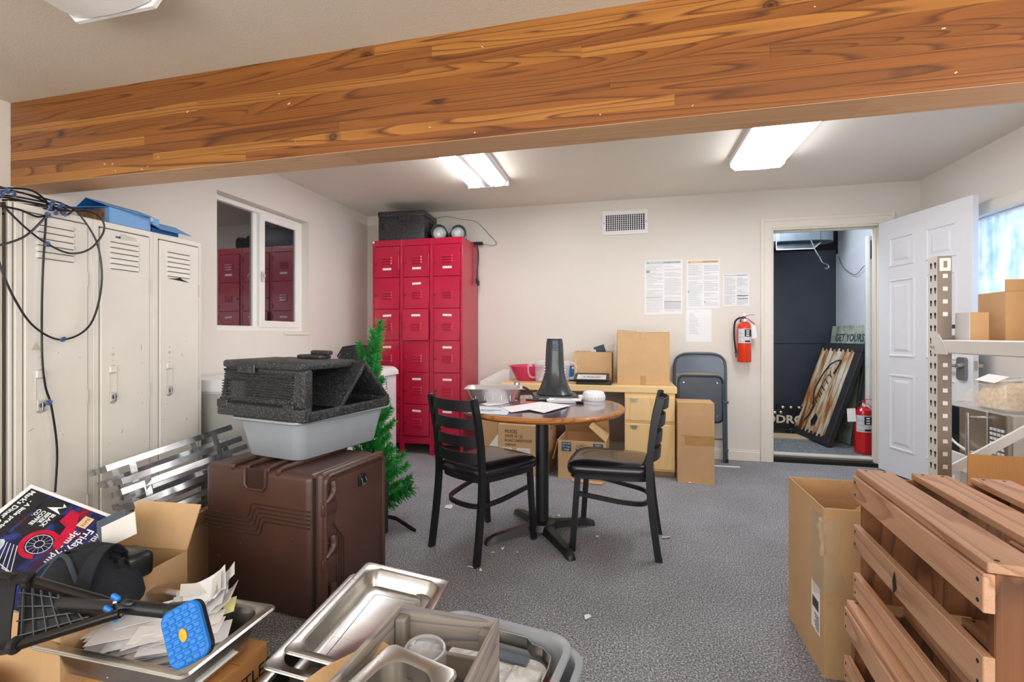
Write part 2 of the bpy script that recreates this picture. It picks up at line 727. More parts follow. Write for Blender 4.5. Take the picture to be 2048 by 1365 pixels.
# back wall with the closet doorway
DX0, DX1, DZ = 1.258, 2.106, 2.07
b = B()
for lo, hi in (((XL, YB, 0), (DX0, YB + .12, ZC)), ((DX1, YB, 0), (XR, YB + .12, ZC)), ((DX0, YB, DZ), (DX1, YB + .12, ZC))):
    b.box(lo, hi)
struct('wall_back', b, M_wall)

# right wall with a window
RY0, RY1, RZ0, RZ1 = 2.75, 4.15, 1.12, 1.945
b = B()
for lo, hi in (((XR, YF - .12, 0), (XR + .16, RY0, ZC)), ((XR, RY1, 0), (XR + .16, YB + .12, ZC)),
               ((XR, RY0, 0), (XR + .16, RY1, RZ0)), ((XR, RY0, RZ1), (XR + .16, RY1, ZC))):
    b.box(lo, hi)
struct('wall_right', b, M_wall)
struct('wall_front', B().box((XL, YF - .12, 0), (XR, YF, ZF)), M_wall)

# baseboards and door casing
b = B()
for x0, x1 in ((XL, DX0 - .09), (DX1 + .09, XR)):
    b.box((x0, YB - .014, 0), (x1, YB, .085), .004)
    b.box((x0, YB - .009, .08), (x1, YB, .10), .003)
struct('baseboard_back', b, M_trim)
b = B()
for y0, y1 in ((YF, YB - .014),):
    b.box((XL, y0, 0), (XL + .012, y1, .09), .004)
struct('baseboard_left', b, M_trim)
b = B().box((XR - .012, YF, 0), (XR, YB - .014, .09), .004)
struct('baseboard_right', b, M_trim)
b = B()
for x0, x1, xi in ((DX0 - .088, DX0 + .004, 1), (DX1 - .004, DX1 + .088, -1)):
    b.box((x0, YB - .014, 0), (x1, YB, DZ + .085), .004)
    xo = x0 if xi > 0 else x1
    b.box((min(xo, xo + xi * .03), YB - .022, 0), (max(xo, xo + xi * .03), YB, DZ + .088), .006, 2)
b.box((DX0 - .088, YB - .014, DZ - .004), (DX1 + .088, YB, DZ + .085), .004)
b.box((DX0 - .088, YB - .022, DZ + .058), (DX1 + .088, YB, DZ + .088), .006, 2)
struct('trim_1', b, M_trim)                                           # casing
b = B()
b.box((DX0, YB - .004, 0), (DX0 + .018, YB + .13, DZ), .002)
b.box((DX1 - .018, YB - .004, 0), (DX1, YB + .13, DZ), .002)
b.box((DX0, YB - .004, DZ - .018), (DX1, YB + .13, DZ), .002)
b.box((DX0 + .018, YB + .05, 0), (DX0 + .03, YB + .09, DZ - .018), .002)
b.box((DX1 - .03, YB + .05, 0), (DX1 - .018, YB + .09, DZ - .018), .002)
b.box((DX0 + .018, YB + .05, DZ - .03), (DX1 - .018, YB + .09, DZ - .018), .002)
struct('trim_2', b, M_trim)                                           # jamb and stops
b = B()
b.box((DX0, YB + .02, 0), (DX1, YB + .13, .03))
b.box((DX0, YB + .10, .03), (DX1, YB + .14, .058), .003)
th = struct('trim_3', b, M_dark)
obj('sill_strip', B().box((DX0 + .02, YB + .085, .046), (DX1 - .02, YB + .155, .064), .003), M_rackw, th)

# ---------------- exposed laminated beam: twelve lamellae of boards
M_glulam = wood('laminated_fir', '#94571f', '#4b2209', 0, 46, .40, .20, knots=4.0, coat=.15, fine=.3, st=.05, thin=.72, alt='#ae7431')
bt = thing('laminated_beam', 'honey brown laminated timber beam with dark knots under the ceiling', 'beam', ((XL + XR) / 2, (BY0 + BY1) / 2, BZ0))
nl = 10
hh = (ZF - BZ0) / nl
for i in range(nl):
    x = XL - (XL + XR) / 2 + .002
    end = XR - (XL + XR) / 2 - .002
    first = True
    while x < end - .01:
        L = rnd.uniform(.5, 2.2) if first else rnd.uniform(1.1, 2.6)
        first = False
        x1 = min(end, x + L)
        if end - x1 < .35:
            x1 = end
        yo = rnd.uniform(0, .0006)
        c = (x + x1) / 2
        bb = B().box((x - c, -(BY1 - BY0) / 2 + yo, 0), (x1 - c, (BY1 - BY0) / 2 - yo, hh), .0006)
        obj('board', bb, M_glulam, bt, smooth=0, loc=(c, 0, i * hh))
        x = x1

b = B()
r_ = random.Random(8)
for k in range(20):
    x, z = r_.uniform(-2.0, 2.2), r_.choice((r_.uniform(.01, .06), r_.uniform(.15, .36)))
    b.rbox((x, -(BY1 - BY0) / 2 - .0002, z), (r_.uniform(.003, .014), .0006, r_.uniform(.0015, .004)), (0, R(r_.uniform(-40, 40)), 0))
o = obj('paint_flecks', b, mat('cream_paint_flecks', '#d9c6a4', .05, rough=.7), bt, smooth=0)
o['kind'] = 'stuff'
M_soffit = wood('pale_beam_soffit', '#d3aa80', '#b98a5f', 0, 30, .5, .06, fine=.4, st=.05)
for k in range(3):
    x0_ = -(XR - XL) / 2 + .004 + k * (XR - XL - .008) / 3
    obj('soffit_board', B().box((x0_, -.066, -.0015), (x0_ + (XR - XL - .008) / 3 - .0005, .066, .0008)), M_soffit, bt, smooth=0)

# ---------------- left sliding window
wy, wz = (WY0 + WY1) / 2, (WZ0 + WZ1) / 2
M_night = mat('dark_window_glass', '#23262c', .1, 2, rough=.02, ior=2.6, coat=.3)
XG = XL - .105                                                         # glass plane, set back in the reveal
b = B()
b.box((XL - .13, WY0, WZ0), (XL - .07, WY1, WZ0 + .04), .003)
b.box((XL - .13, WY0, WZ1 - .04), (XL - .07, WY1, WZ1), .003)
b.box((XL - .13, WY0, WZ0), (XL - .07, WY0 + .032, WZ1), .003)
b.box((XL - .13, WY1 - .032, WZ0), (XL - .07, WY1, WZ1), .003)
win = struct('window_1', b, M_vinyl, smooth=30)
ym = WY0 + .455
b = B()
for lo, hi in (((ym + .005, WZ0 + .03), (WY1 - .03, WZ0 + .085)), ((ym + .005, WZ1 - .085), (WY1 - .03, WZ1 - .03)),
               ((ym + .005, WZ0 + .03), (ym + .06, WZ1 - .03)), ((WY1 - .085, WZ0 + .03), (WY1 - .03, WZ1 - .03))):
    b.box((XL - .10, lo[0], lo[1]), (XL - .062, hi[0], hi[1]), .004)
sash = obj('sash', b, M_vinyl, win)
obj('pane', B().box((XL - .084, ym + .055, WZ0 + .08), (XL - .079, WY1 - .08, WZ1 - .08)), M_night, sash, smooth=0)
b = B().box((XL - .125, ym - .035, WZ0 + .03), (XL - .09, ym + .006, WZ1 - .03), .004)
obj('mullion', b, M_vinyl, win)
obj('pane', B().box((XL - .113, WY0 + .03, WZ0 + .035), (XL - .108, ym - .03, WZ1 - .035)), M_night, win, smooth=0)
b = B().box((XL - .06, ym + .012, wz - .09), (XL - .045, ym + .035, wz - .01), .004)
b.tube([(XL - .05, ym + .024, wz - .015), (XL - .03, ym + .018, wz - .045), (XL - .05, ym + .024, wz - .085)], .006)
obj('latch', b, M_rackw, sash)
b = B().box((XL, 3.30, 1.128), (XL + .012, 3.59, 1.15), .003)
struct('trim_4', b, M_trim)
struct('trim_5', B().box((XL - .14, WY0 + .001, WZ0 - .001), (XL - .001, WY1 - .001, WZ0 + .004)), M_trim)
b = B().box((XL - .17, WY0 - .1, WZ0 - .1), (XL - .161, WY1 + .1, WZ1 + .1))
struct('wall_left_backing', b, M_dark)

# ---------------- right window, streaky translucent pane
def streaky():
    t = NT('streaky_frosted_pane')
    v = t.coord((1, 9, .8))
    f = t.noise(v, 2.2, 5, .65, .5)
    v2 = t.coord((1, 3, 3))
    g = t.noise(v2, 2.5, 3, .6)
    c = t.ramp(f, [(.3, C('#bcd0ea')), (.5, C('#e2ecf8')), (.66, C('#ffffff'))])
    c = t.mix(.35, c, t.ramp(g, [(.35, C('#a9c4e8')), (.65, C('#ffffff'))]))
    tr = t.n('ShaderNodeBsdfTranslucent')
    tp = t.n('ShaderNodeBsdfTransparent')
    t.l(c, tr.inputs[0])
    t.l(c, tp.inputs[0])
    mx = t.n('ShaderNodeMixShader')
    mx.inputs[0].default_value = .6
    t.l(tr.outputs[0], mx.inputs[1])
    t.l(tp.outputs[0], mx.inputs[2])
    gl = t.n('ShaderNodeBsdfGlossy', inp={'Roughness': .15})
    m2 = t.n('ShaderNodeMixShader')
    m2.inputs[0].default_value = .05
    t.l(mx.outputs[0], m2.inputs[1])
    t.l(gl.outputs[0], m2.inputs[2])
    t.l(m2.outputs[0], t.out.inputs[0])
    return t.m


M_pane = streaky()
b = B()
for lo, hi in (((RY0, RZ0), (RY1, RZ0 + .05)), ((RY0, RZ1 - .012), (RY1, RZ1)), ((RY0, RZ0), (RY0 + .05, RZ1)), ((RY1 - .05, RZ0), (RY1, RZ1))):
    b.box((XR + .05, lo[0], lo[1]), (XR + .10, hi[0], hi[1]), .004)
w2 = struct('window_2', b, M_vinyl, smooth=30)
for k in range(3):
    y0 = RY0 + .05 + k * (RY1 - RY0 - .10) / 3
    obj('pane', B().box((XR + .07, y0 + .004, RZ0 + .045), (XR + .076, y0 + (RY1 - RY0 - .10) / 3 - .004, RZ1 - .012)), M_pane, w2, smooth=0)
b = B()
b.box((XR - .02, RY0 - .07, RZ1 - .005), (XR, RY1 + .05, RZ1 + .075), .008, 2)
b.box((XR - .03, RY0 - .07, RZ0 - .05), (XR, RY1 + .05, RZ0), .006)
struct('trim_6', b, M_trim, smooth=30)

# ---------------- unseen window frames added around the two fill lamps
b = B()
for x in (-2.40, -1.28, -.16, .96, 2.06):
    b.box((x - .025, YF, .36), (x + .025, YF + .03, 2.09), .004)
for z in (.36, 2.06):
    b.box((-2.42, YF, z), (2.08, YF + .035, z + .05), .004)
struct('rear_fill_frame', b, M_vinyl)
b = B()
for y in (-1.57, -.68, .18, 1.04):
    b.box((XR - .03, y - .02, .83), (XR, y + .02, 2.17), .004)
for z in (.82, 2.12):
    b.box((XR - .032, -1.58, z), (XR, 1.05, z + .04), .004)
struct('side_fill_frame', b, M_vinyl)

# ---------------- fluorescent fixtures
lt = thing('fluorescent_strip', 'open four-tube fluorescent ceiling fixture nearest the red lockers', 'light fixture', (-1.10, 3.13, ZC), group='ceiling lights')
obj('housing', B().box((-.175, -.61, -.022), (.175, .61, 0), .004), M_white, lt)
b = B()
for s in (-1, 1):
    b.prism([(s * .165, -.60, -.022), (s * .015, -.60, -.022), (s * .02, -.60, -.038), (s * .09, -.60, -.026), (s * .16, -.60, -.038)], (0, 1.2, 0))
obj('reflector', b, M_white, lt)
for y in (-.602, .602):
    obj('end_plate', B().box((-.175, y - .006, -.062), (.175, y + .006, 0), .003), M_white, lt)
tb = B().cyl((0, -.57, 0), (0, .57, 0), .0145, n=12)
first = None
for x in (-.135, -.055, .055, .135):
    if first is None:
        first = obj('tube', tb, M_tube, lt, loc=(x, 0, -.052))
    else:
        like(first, 'tube', lt, (x, 0, -.052))
    for y in (-.58, .58):
        obj('lamp_holder', B().box((-.012, -.014, -.016), (.012, .014, .03), .003), M_rackw, lt, loc=(x, y, -.052))
obj('ballast_cover', B().box((-.03, -.595, -.06), (.03, .595, -.02), .008, 2), M_white, lt)


def wrap_light(label, loc, m):
    t = thing('wraparound_light', label, 'light fixture', loc, group='ceiling lights')
    obj('housing', B().box((-.18, -.61, -.03), (.18, .61, 0), .006), M_white, t)
    lo = []
    for y, k in ((-.60, .96), (-.57, 1), (.57, 1), (.60, .96)):
        lo.append([(x * k, y, z) for x, z in ((-.172, -.02), (-.172, -.05), (-.15, -.075), (-.08, -.088), (0, -.09), (.08, -.088), (.15, -.075), (.172, -.05), (.172, -.02))])
    obj('diffuser', B().rings(lo), m, t)
    for y in (-.612, .612):
        obj('end_cap', B().prism([(-.18, y - .006, 0), (.18, y - .006, 0), (.18, y - .006, -.055), (.15, y - .006, -.085), (-.15, y - .006, -.085), (-.18, y - .006, -.055)], (0, .012, 0)), M_vinyl, t)
    obj('rail', B().box((-.186, -.61, -.034), (-.174, .61, 0), .002), M_white, t)
    obj('rail', B().box((.174, -.61, -.034), (.186, .61, 0), .002), M_white, t)
    return t


wrap_light('white wraparound fluorescent light on the ceiling in front of the closet door', (.93, 3.11, ZC), M_lampb)
wrap_light('rounded white ceiling light at the near left, in front of the beam', (-1.50, .49, ZF), M_lampf)

# ---------------- closet behind the doorway
KX0, KX1, KY0, KY1, KZ = .95, 2.29, YB + .12, 5.95, 2.62
M_plate = speckle_mat('ribbed_grey_mat', '#767c82', '#a9aeb3', 90, .5, .5)
struct('floor_closet', B().box((KX0, KY0 - .02, -.05), (KX1 + .12, KY1 + .1, .048)), mat('bare_concrete', '#b7ab98', .12, 5, rough=.8))
m = thing('floor_mat', 'grey ribbed floor mat inside the closet doorway', 'mat', (1.62, 5.05, .048))
obj('base', B().box((-.60, -.32, 0), (.55, .34, .004)), M_plate, m, smooth=0)
b = B()
for i in range(46):
    for j in range(22):
        x, y = -.58 + i * .0245, -.31 + j * .029
        a = R(45 if (i + j) % 2 else -45)
        b.rbox((x, y, .005), (.018, .005, .003), (0, 0, a))
o = obj('tread', b, M_plate, m, smooth=0)
o['kind'] = 'stuff'
wc = struct('wall_closet', B().box((KX0, KY1 + .02, 0), (KX1 + .12, KY1 + .1, KZ)), M_dark)
zs = 1.03
for z0, z1 in ((.05, zs - .002), (zs + .002, 2.08)):
    obj('plywood_panel', B().box((KX0, KY1, z0), (KX1, KY1 + .018, z1), .002), M_navy, wc, smooth=0)
M_closetw = mat('closet_white_paint', '#d6dae2', .06, 3, rough=.6)
wr = struct('wall_closet_right', B().box((KX1 + .02, KY0, 0), (KX1 + .12, KY1, KZ)), M_closetw)
obj('panel', B().box((KX1, 5.10, .05), (KX1 + .018, KY1, 2.03), .002), M_closetw, wr, smooth=0)
struct('wall_closet_left', B().box((KX0 - .1, KY0, 0), (KX0, KY1 + .1, KZ)), M_closetw)
struct('ceiling_closet', B().box((KX0 - .1, KY0, KZ), (KX1 + .12, KY1 + .1, KZ + .08)), mat('grey_closet_ceiling', '#8c9094', .1, 4, rough=.8))
ll = bpy.data.lights.new('closet_fill', 'AREA')  # unseen lamp put in above the doorway to light the closet
ll.energy = FILL_CLOSET
ll.color = (.86, .93, 1)
ll.size = .5
lo = bpy.data.objects.new('closet_fill', ll)
COL.objects.link(lo)
lo.location = (1.45, 4.98, 2.5)
lo.rotation_euler = (R(18), 0, 0)

# ------------------------------------------------------------------ red lockers in the back corner
rl = thing('red_lockers', 'tall bank of red metal lockers with eighteen small doors in the corner', 'locker', (-1.913, 4.10, 0))
CW, NP = .306, .30
louver_m = None
lab = {(0, 0): -1, (0, 2): 1, (0, 3): 1, (0, 4): 1, (1, 0): -1, (1, 1): 1, (1, 2): 1, (1, 4): 1, (1, 5): 1,
       (2, 0): -1, (2, 2): 1, (2, 3): 1, (2, 4): 1, (2, 5): 1}


def louver_shape(w, h, d):
    """pressed louver, open underneath; local x along, -y outwards"""
    return B().rings([[(-w / 2, 0, -h / 2), (-w / 2 + .004, -.001, -h / 2), (-w / 2 + .004, -.001, h / 2), (-w / 2, 0, h / 2)],
                      [(-w / 2 + .01, 0, -h / 2), (-w / 2 + .01, -d, -h / 2), (-w / 2 + .01, -d * .3, h / 2), (-w / 2 + .01, 0, h / 2)],
                      [(w / 2 - .01, 0, -h / 2), (w / 2 - .01, -d, -h / 2), (w / 2 - .01, -d * .3, h / 2), (w / 2 - .01, 0, h / 2)],
                      [(w / 2, 0, -h / 2), (w / 2 - .004, -.001, -h / 2), (w / 2 - .004, -.001, h / 2), (w / 2, 0, h / 2)]])


proto = {}
for c in range(3):
    x0 = -.459 + c * CW
    b = B()
    b.box((x0, 0, .10), (x0 + .022, .47, 2.036), .003)
    b.box((x0 + CW - .022, 0, .10), (x0 + CW, .47, 2.036), .003)
    b.box((x0, .455, .10), (x0 + CW, .47, 2.036))
    b.box((x0, 0, 1.975), (x0 + CW, .47, 2.036), .003)
    b.box((x0, 0, .10), (x0 + CW, .47, .172), .003)
    for k in range(1, 6):
        b.box((x0 + .02, .012, .174 + k * NP - .008), (x0 + CW - .02, .45, .174 + k * NP + .008))
    obj('body', b, M_red, rl, smooth=20)
    for r in range(6):
        z0 = .174 + (5 - r) * NP
        w, h = CW - .050, NP - .006
        xh = x0 + CW - .024                                             # hinge edge
        ajar = R(2.5) if (c, r) == (1, 2) else R(rnd.uniform(-.25, .25))
        if 'door' not in proto:
            db = B().box((-w, -.006, 0), (0, .012, h), .0025)
            d = obj('door', db, M_red, rl, loc=(xh, -.004, z0 + .003))
            proto['door'] = d
        else:
            d = like(proto['door'], 'door', rl, (xh, -.004, z0 + .003))
        d.rotation_euler = (0, 0, ajar)
        if (c, r) == (1, 2):
            d.location.y -= .012
            d['label'] = 'brighter red door standing slightly ajar'
        for k in range(3):
            lz = h * (.36 + .085 * k) if lab.get((c, r), 1) > 0 else h * (.50 - .04 + .085 * k)
            if 'louver' not in proto:
                proto['louver'] = obj('louver', louver_shape(.105, .017, .010), M_red, d, loc=(-w * .48, -.006, lz))
                proto['slot'] = obj('slot', B().box((-.046, -.0075, -.0115), (.046, -.0055, -.0085)), M_redd, d, loc=(-w * .48, 0, lz), smooth=0)
            else:
                like(proto['louver'], 'louver', d, (-w * .48, -.006, lz))
                like(proto['slot'], 'slot', d, (-w * .48, 0, lz))
        if 'knob' not in proto:
            proto['knob'] = obj('knob', B().lathe([(.011, 0), (.011, .004), (.006, .006), (.007, .014), (.003, .016)], 10, Euler((R(90), 0, 0)).to_matrix().to_4x4()), M_redd, d, loc=(-w + .018, -.006, h * .44))
        else:
            like(proto['knob'], 'knob', d, (-w + .018, -.006, h * .44))
        if (c, r) in lab:
            lz = h * .80 if lab[(c, r)] > 0 else h * .27
            if 'label' not in proto:
                proto['label'] = obj('name_label', B().box((-.044, -.0075, -.010), (.044, -.0055, .010)), M_label, d, loc=(-w * .48, 0, lz), smooth=0)
                e = proto['label']
            else:
                e = like(proto['label'], 'name_label', d, (-w * .48, 0, lz))
            e.rotation_euler = (0, R(rnd.choice((0, 0, 1, -2, 3))), 0)
        for k in (.16, .80):
            if 'hinge' not in proto:
                proto['hinge'] = obj('hinge', B().box((-.003, -.010, -.022), (.004, -.004, .022), .001), M_redd, d, loc=(.002, 0, h * k))
            else:
                like(proto['hinge'], 'hinge', d, (.002, 0, h * k))
for c in range(4):
    x = -.459 + c * CW
    for y in (.0, .44):
        xa, xb = (x - .022, x + .022) if 0 < c < 3 else ((x, x + .024) if c == 0 else (x - .024, x))
        obj('leg', B().box((xa, y, 0), (xb, y + .03, .102), .002), M_red, rl)
b = B()
for z in (.3, .9, 1.5, 1.9):
    for y in (.06, .40):
        b.lathe([(.005, 0), (.004, .002)], 8, Matrix.Translation((.459, y, z)) @ Euler((0, R(90), 0)).to_matrix().to_4x4())
obj('rivets', b, M_redd, rl)['kind'] = 'stuff'
obj('sticker', B().lathe([(.012, 0), (.012, .001)], 10, Matrix.Translation((-.445, -.0015, 2.02)) @ Euler((R(90), 0, 0)).to_matrix().to_4x4()), M_label, rl)
tag(obj('dark_board', B().box((-.44, -.004, 0), (.44, .006, .098)), M_blackp, loc=(-1.913, 4.50, 0)), 'dark board lying on edge under the red lockers', 'board')

# black foam carry box on the lockers
fb = thing('foam_delivery_box', 'dark grey foam delivery box with lid on top of the red lockers', 'box', (-2.105, 4.32, 2.037), (0, 0, R(4)))
obj('body', B().box((-.235, -.18, 0), (.235, .18, .235), .014, 2), M_epp, fb)
b = B().box((-.24, -.185, .228), (.24, .185, .285), .014, 2)
b.box((-.02, -.192, .19), (.09, -.18, .275), .006)
obj('lid', b, M_epp, fb)
b = B().box((-.19, -.1825, .10), (-.185, -.178, .17))
b.box((.2335, -.07, .14), (.2375, .07, .20), .001)
obj('handle_slot', b, M_dark, fb)

# two stage lamps
for i, (lx, ly) in enumerate(((-1.735, 4.22), (-1.555, 4.27))):
    t = thing('stage_lamp', 'black can stage lamp on the red lockers, ' + ('next to the foam box' if i == 0 else 'nearest the outer edge'), 'lamp', (lx, ly, 2.036), (0, 0, R(17 + 7 * i)), 'can lamps on the red lockers')
    Mx = Matrix.Translation((0, 0, .078)) @ Euler((R(-86), 0, 0)).to_matrix().to_4x4()
    b = B().lathe([(.060, .075), (.071, .0), (.076, 0), (.076, .19), (.066, .24), (.03, .255)], 28, Mx, False, True)
    obj('housing', b, M_black, t)
    obj('reflector', B().lathe([(.061, .06), (.05, .085), (.03, .10), (.0, .105)], 24, Mx, False, False), M_chrome, t)
    obj('bulb', B().lathe([(.0, .056), (.035, .06), (.042, .075), (.02, .10)], 20, Mx, False, False), glass_mat('lamp_glass' + str(i), '#eef4f2', .55), t)
    b = B().strap([(-.082, .10, .09), (-.09, .12, .03), (-.05, .14, .004), (.05, .14, .004), (.09, .12, .03), (.082, .10, .09)], .022, .003, (0, 1, 0))
    obj('yoke', b, M_black, t)
t = thing('power_strip', 'long black power strip lying on the red lockers behind the lamps', 'power strip', (-1.62, 4.52, 2.046), (0, 0, R(4)))
obj('body', B().box((-.20, -.02, -.01), (.23, .02, .02), .004), M_blackp, t)
obj('cord', B().tube(smooth_path([(-.2, 0, 0), (-.26, -.10, .02), (-.30, -.16, .09), (-.245, -.20, .13), (-.23, -.24, .06), (-.20, -.19, .0)], 5), .005), M_blackp, t)
t = thing('cable', 'black two-plug cable hanging down the side of the red lockers', 'cable', (-1.445, 4.46, 2.04))
b = B()
for k, (dy, dz) in enumerate(((0, 0), (.03, .02))):
    b.tube(smooth_path([(-.16, .02, .006), (-.05, .01, .012), (.010, dy, -.03), (.018, dy + .01, -.14), (.012, dy, -.26 - dz), (.012 + .01 * k, dy - .01, -.36 - dz)], 6), .004)
obj('cord', b, M_blackp, t)
for k in range(2):
    obj('plug', B().box((-.008, -.012, -.05), (.010, .012, 0), .003), M_blackp, t, loc=(.014 + .008 * k, .03 * k - .01, -.35 - .02 * k))
tag(obj('thin_wire', B().tube(smooth_path([(-1.86, 4.42, 2.30), (-1.76, 4.46, 2.325), (-1.62, 4.50, 2.30), (-1.46, 4.53, 2.27), (-1.33, 4.55, 2.14), (-1.26, 4.56, 2.06), (-1.29, 4.56, 2.03), (-1.37, 4.54, 2.04), (-1.46, 4.52, 2.041)], 6), .0022), M_black), 'thin dark wire looping from the foam box to the wall', 'wire')

# ------------------------------------------------------------------ things on the back wall
t = thing('air_vent', 'white wall air register with a grid of blades high on the back wall', 'vent', (0, YB, 2.193))
b = B()
for lo, hi in (((-.212, -.114), (.212, -.075)), ((-.212, .075), (.212, .114)), ((-.212, -.114), (-.178, .114)), ((.178, -.114), (.212, .114))):
    b.box((lo[0], -.012, lo[1]), (hi[0], 0, hi[1]), .002)
obj('frame', b, M_white, t)
obj('backing', B().box((-.18, -.002, -.077), (.18, 0, .077)), M_dark, t, smooth=0)
vb = B().box((-.0035, -.0115, -.076), (.0035, -.007, .076))
v0 = None
for k in range(17):
    x = -.160 + .02 * k
    v0 = obj('blade', vb, M_white, t, loc=(x, 0, 0), smooth=0) if v0 is None else v0
    if k:
        like(v0, 'blade', t, (x, 0, 0))
hb = B().box((-.178, -.007, -.003), (.178, -.0035, .003))
h0 = None
for k in range(7):
    z = -.06 + .02 * k
    if h0 is None:
        h0 = obj('cross_blade', hb, M_greyprint, t, loc=(0, 0, z), smooth=0)
    else:
        like(h0, 'cross_blade', t, (0, 0, z))
for s in (-1, 1):
    obj('screw', B().lathe([(.005, 0), (.004, .0015)], 8, Euler((R(90), 0, 0)).to_matrix().to_4x4()), M_greyd, t, loc=(s * .195, -.012, 0))


def lines_block(b, x0, x1, z1, z0, step, r, h=.0022, short=.35):
    z = z1
    while z > z0:
        xe = x1 - (r.random() < short) * r.uniform(.1, .6) * (x1 - x0)
        b.box((x0, -.0013, z - h), (xe, -.0008, z))
        z -= step * (2.2 if r.random() < .12 else 1)


def notice(label, x0, z1, x1, z0, band, title, tcol, two=True, extra=None):
    t = thing('notice', label, 'notice', ((x0 + x1) / 2, YB - .001, (z0 + z1) / 2), group='papers on the back wall')
    w, h = x1 - x0, z1 - z0
    n = 6
    lp = []
    for i in range(n + 1):
        z = -h / 2 + h * i / n
        yo = -.0002 * (i == 0)
        lp.append([(-w / 2, yo - .0008, z), (w / 2, yo - .0008, z), (w / 2, yo, z), (-w / 2, yo, z)])
    obj('sheet', B().rings(lp), M_paper, t)
    r = random.Random(len(label))
    if band:
        obj('header_band', B().box((-w * .46, -.0012, h * .43), (w * .46, -.0009, h * .482)), band, t, smooth=0)
        text('heading', title, h * .033, M_ink, t, (w * .22, -.0016, h * .456), (R(90), 0, 0), xs=.9)
        obj('emblem', B().lathe([(h * .010, 0), (h * .018, 0), (h * .018, .0004), (h * .010, .0004)], 3, Matrix.Translation((-w * .41, -.0013, h * .452)) @ Euler((R(90), 0, 0)).to_matrix().to_4x4(), False, False), M_ink, t, smooth=0)
    b = B()
    if two:
        lines_block(b, -w * .45, -w * .02, h * .40, -h * .46, h * .021, r)
        lines_block(b, w * .03, w * .46, h * .38, -h * .46, h * .021, r)
    else:
        lines_block(b, -w * .38, w * .08, h * .36, -h * .30, h * .046, r, .0025, .9)
        b.box((-w * .16, -.0013, h * .42), (w * .10, -.0008, h * .424))
    o = obj('print_lines', b, M_greyprint, t, smooth=0)
    o['kind'] = 'stuff'
    if extra:
        for (a, c, d, e, mm) in extra:
            obj('printed_bar', B().box((a * w, -.0016, c * h), (d * w, -.0012, e * h)), mm, t, smooth=0)
    return t


M_mint = mat('mint_print', '#c3d6cf', .03, rough=.6)
M_peach = mat('peach_print', '#e3c391', .03, rough=.6)
M_pgrey = mat('soft_grey_print', '#cfd2d6', .03, rough=.6)
notice('large two-column notice with a mint green header on the back wall', .178, 1.824, .515, 1.318, M_mint, 'Your Rights as a Worker', M_ink,
       extra=[(.02, -.40, .46, -.27, M_pgrey), (.02, -.272, .46, -.255, M_greyprint), (-.46, -.188, -.03, -.18, M_greyprint), (-.46, .27, -.36, .32, M_greyprint)])
notice('two-column notice with a peach orange header on the back wall', .55, 1.815, .833, 1.369, M_peach, 'Paid Sick and Safe Leave', M_ink,
       extra=[(-.46, -.17, -.41, -.135, M_greyprint), (-.46, .20, -.05, .206, M_peach), (.03, -.38, .08, -.35, M_greyprint)])
notice('small notice with a grey header nearest the door casing', .862, 1.676, 1.078, 1.388, M_pgrey, 'Notice to Employees', M_ink,
       extra=[(.03, -.19, .47, -.165, M_greyd), (.06, -.29, .46, -.27, M_greyd)])
notice('plain white list sheet hanging below the peach notice', .546, 1.364, .765, 1.062, None, '', M_ink, False)

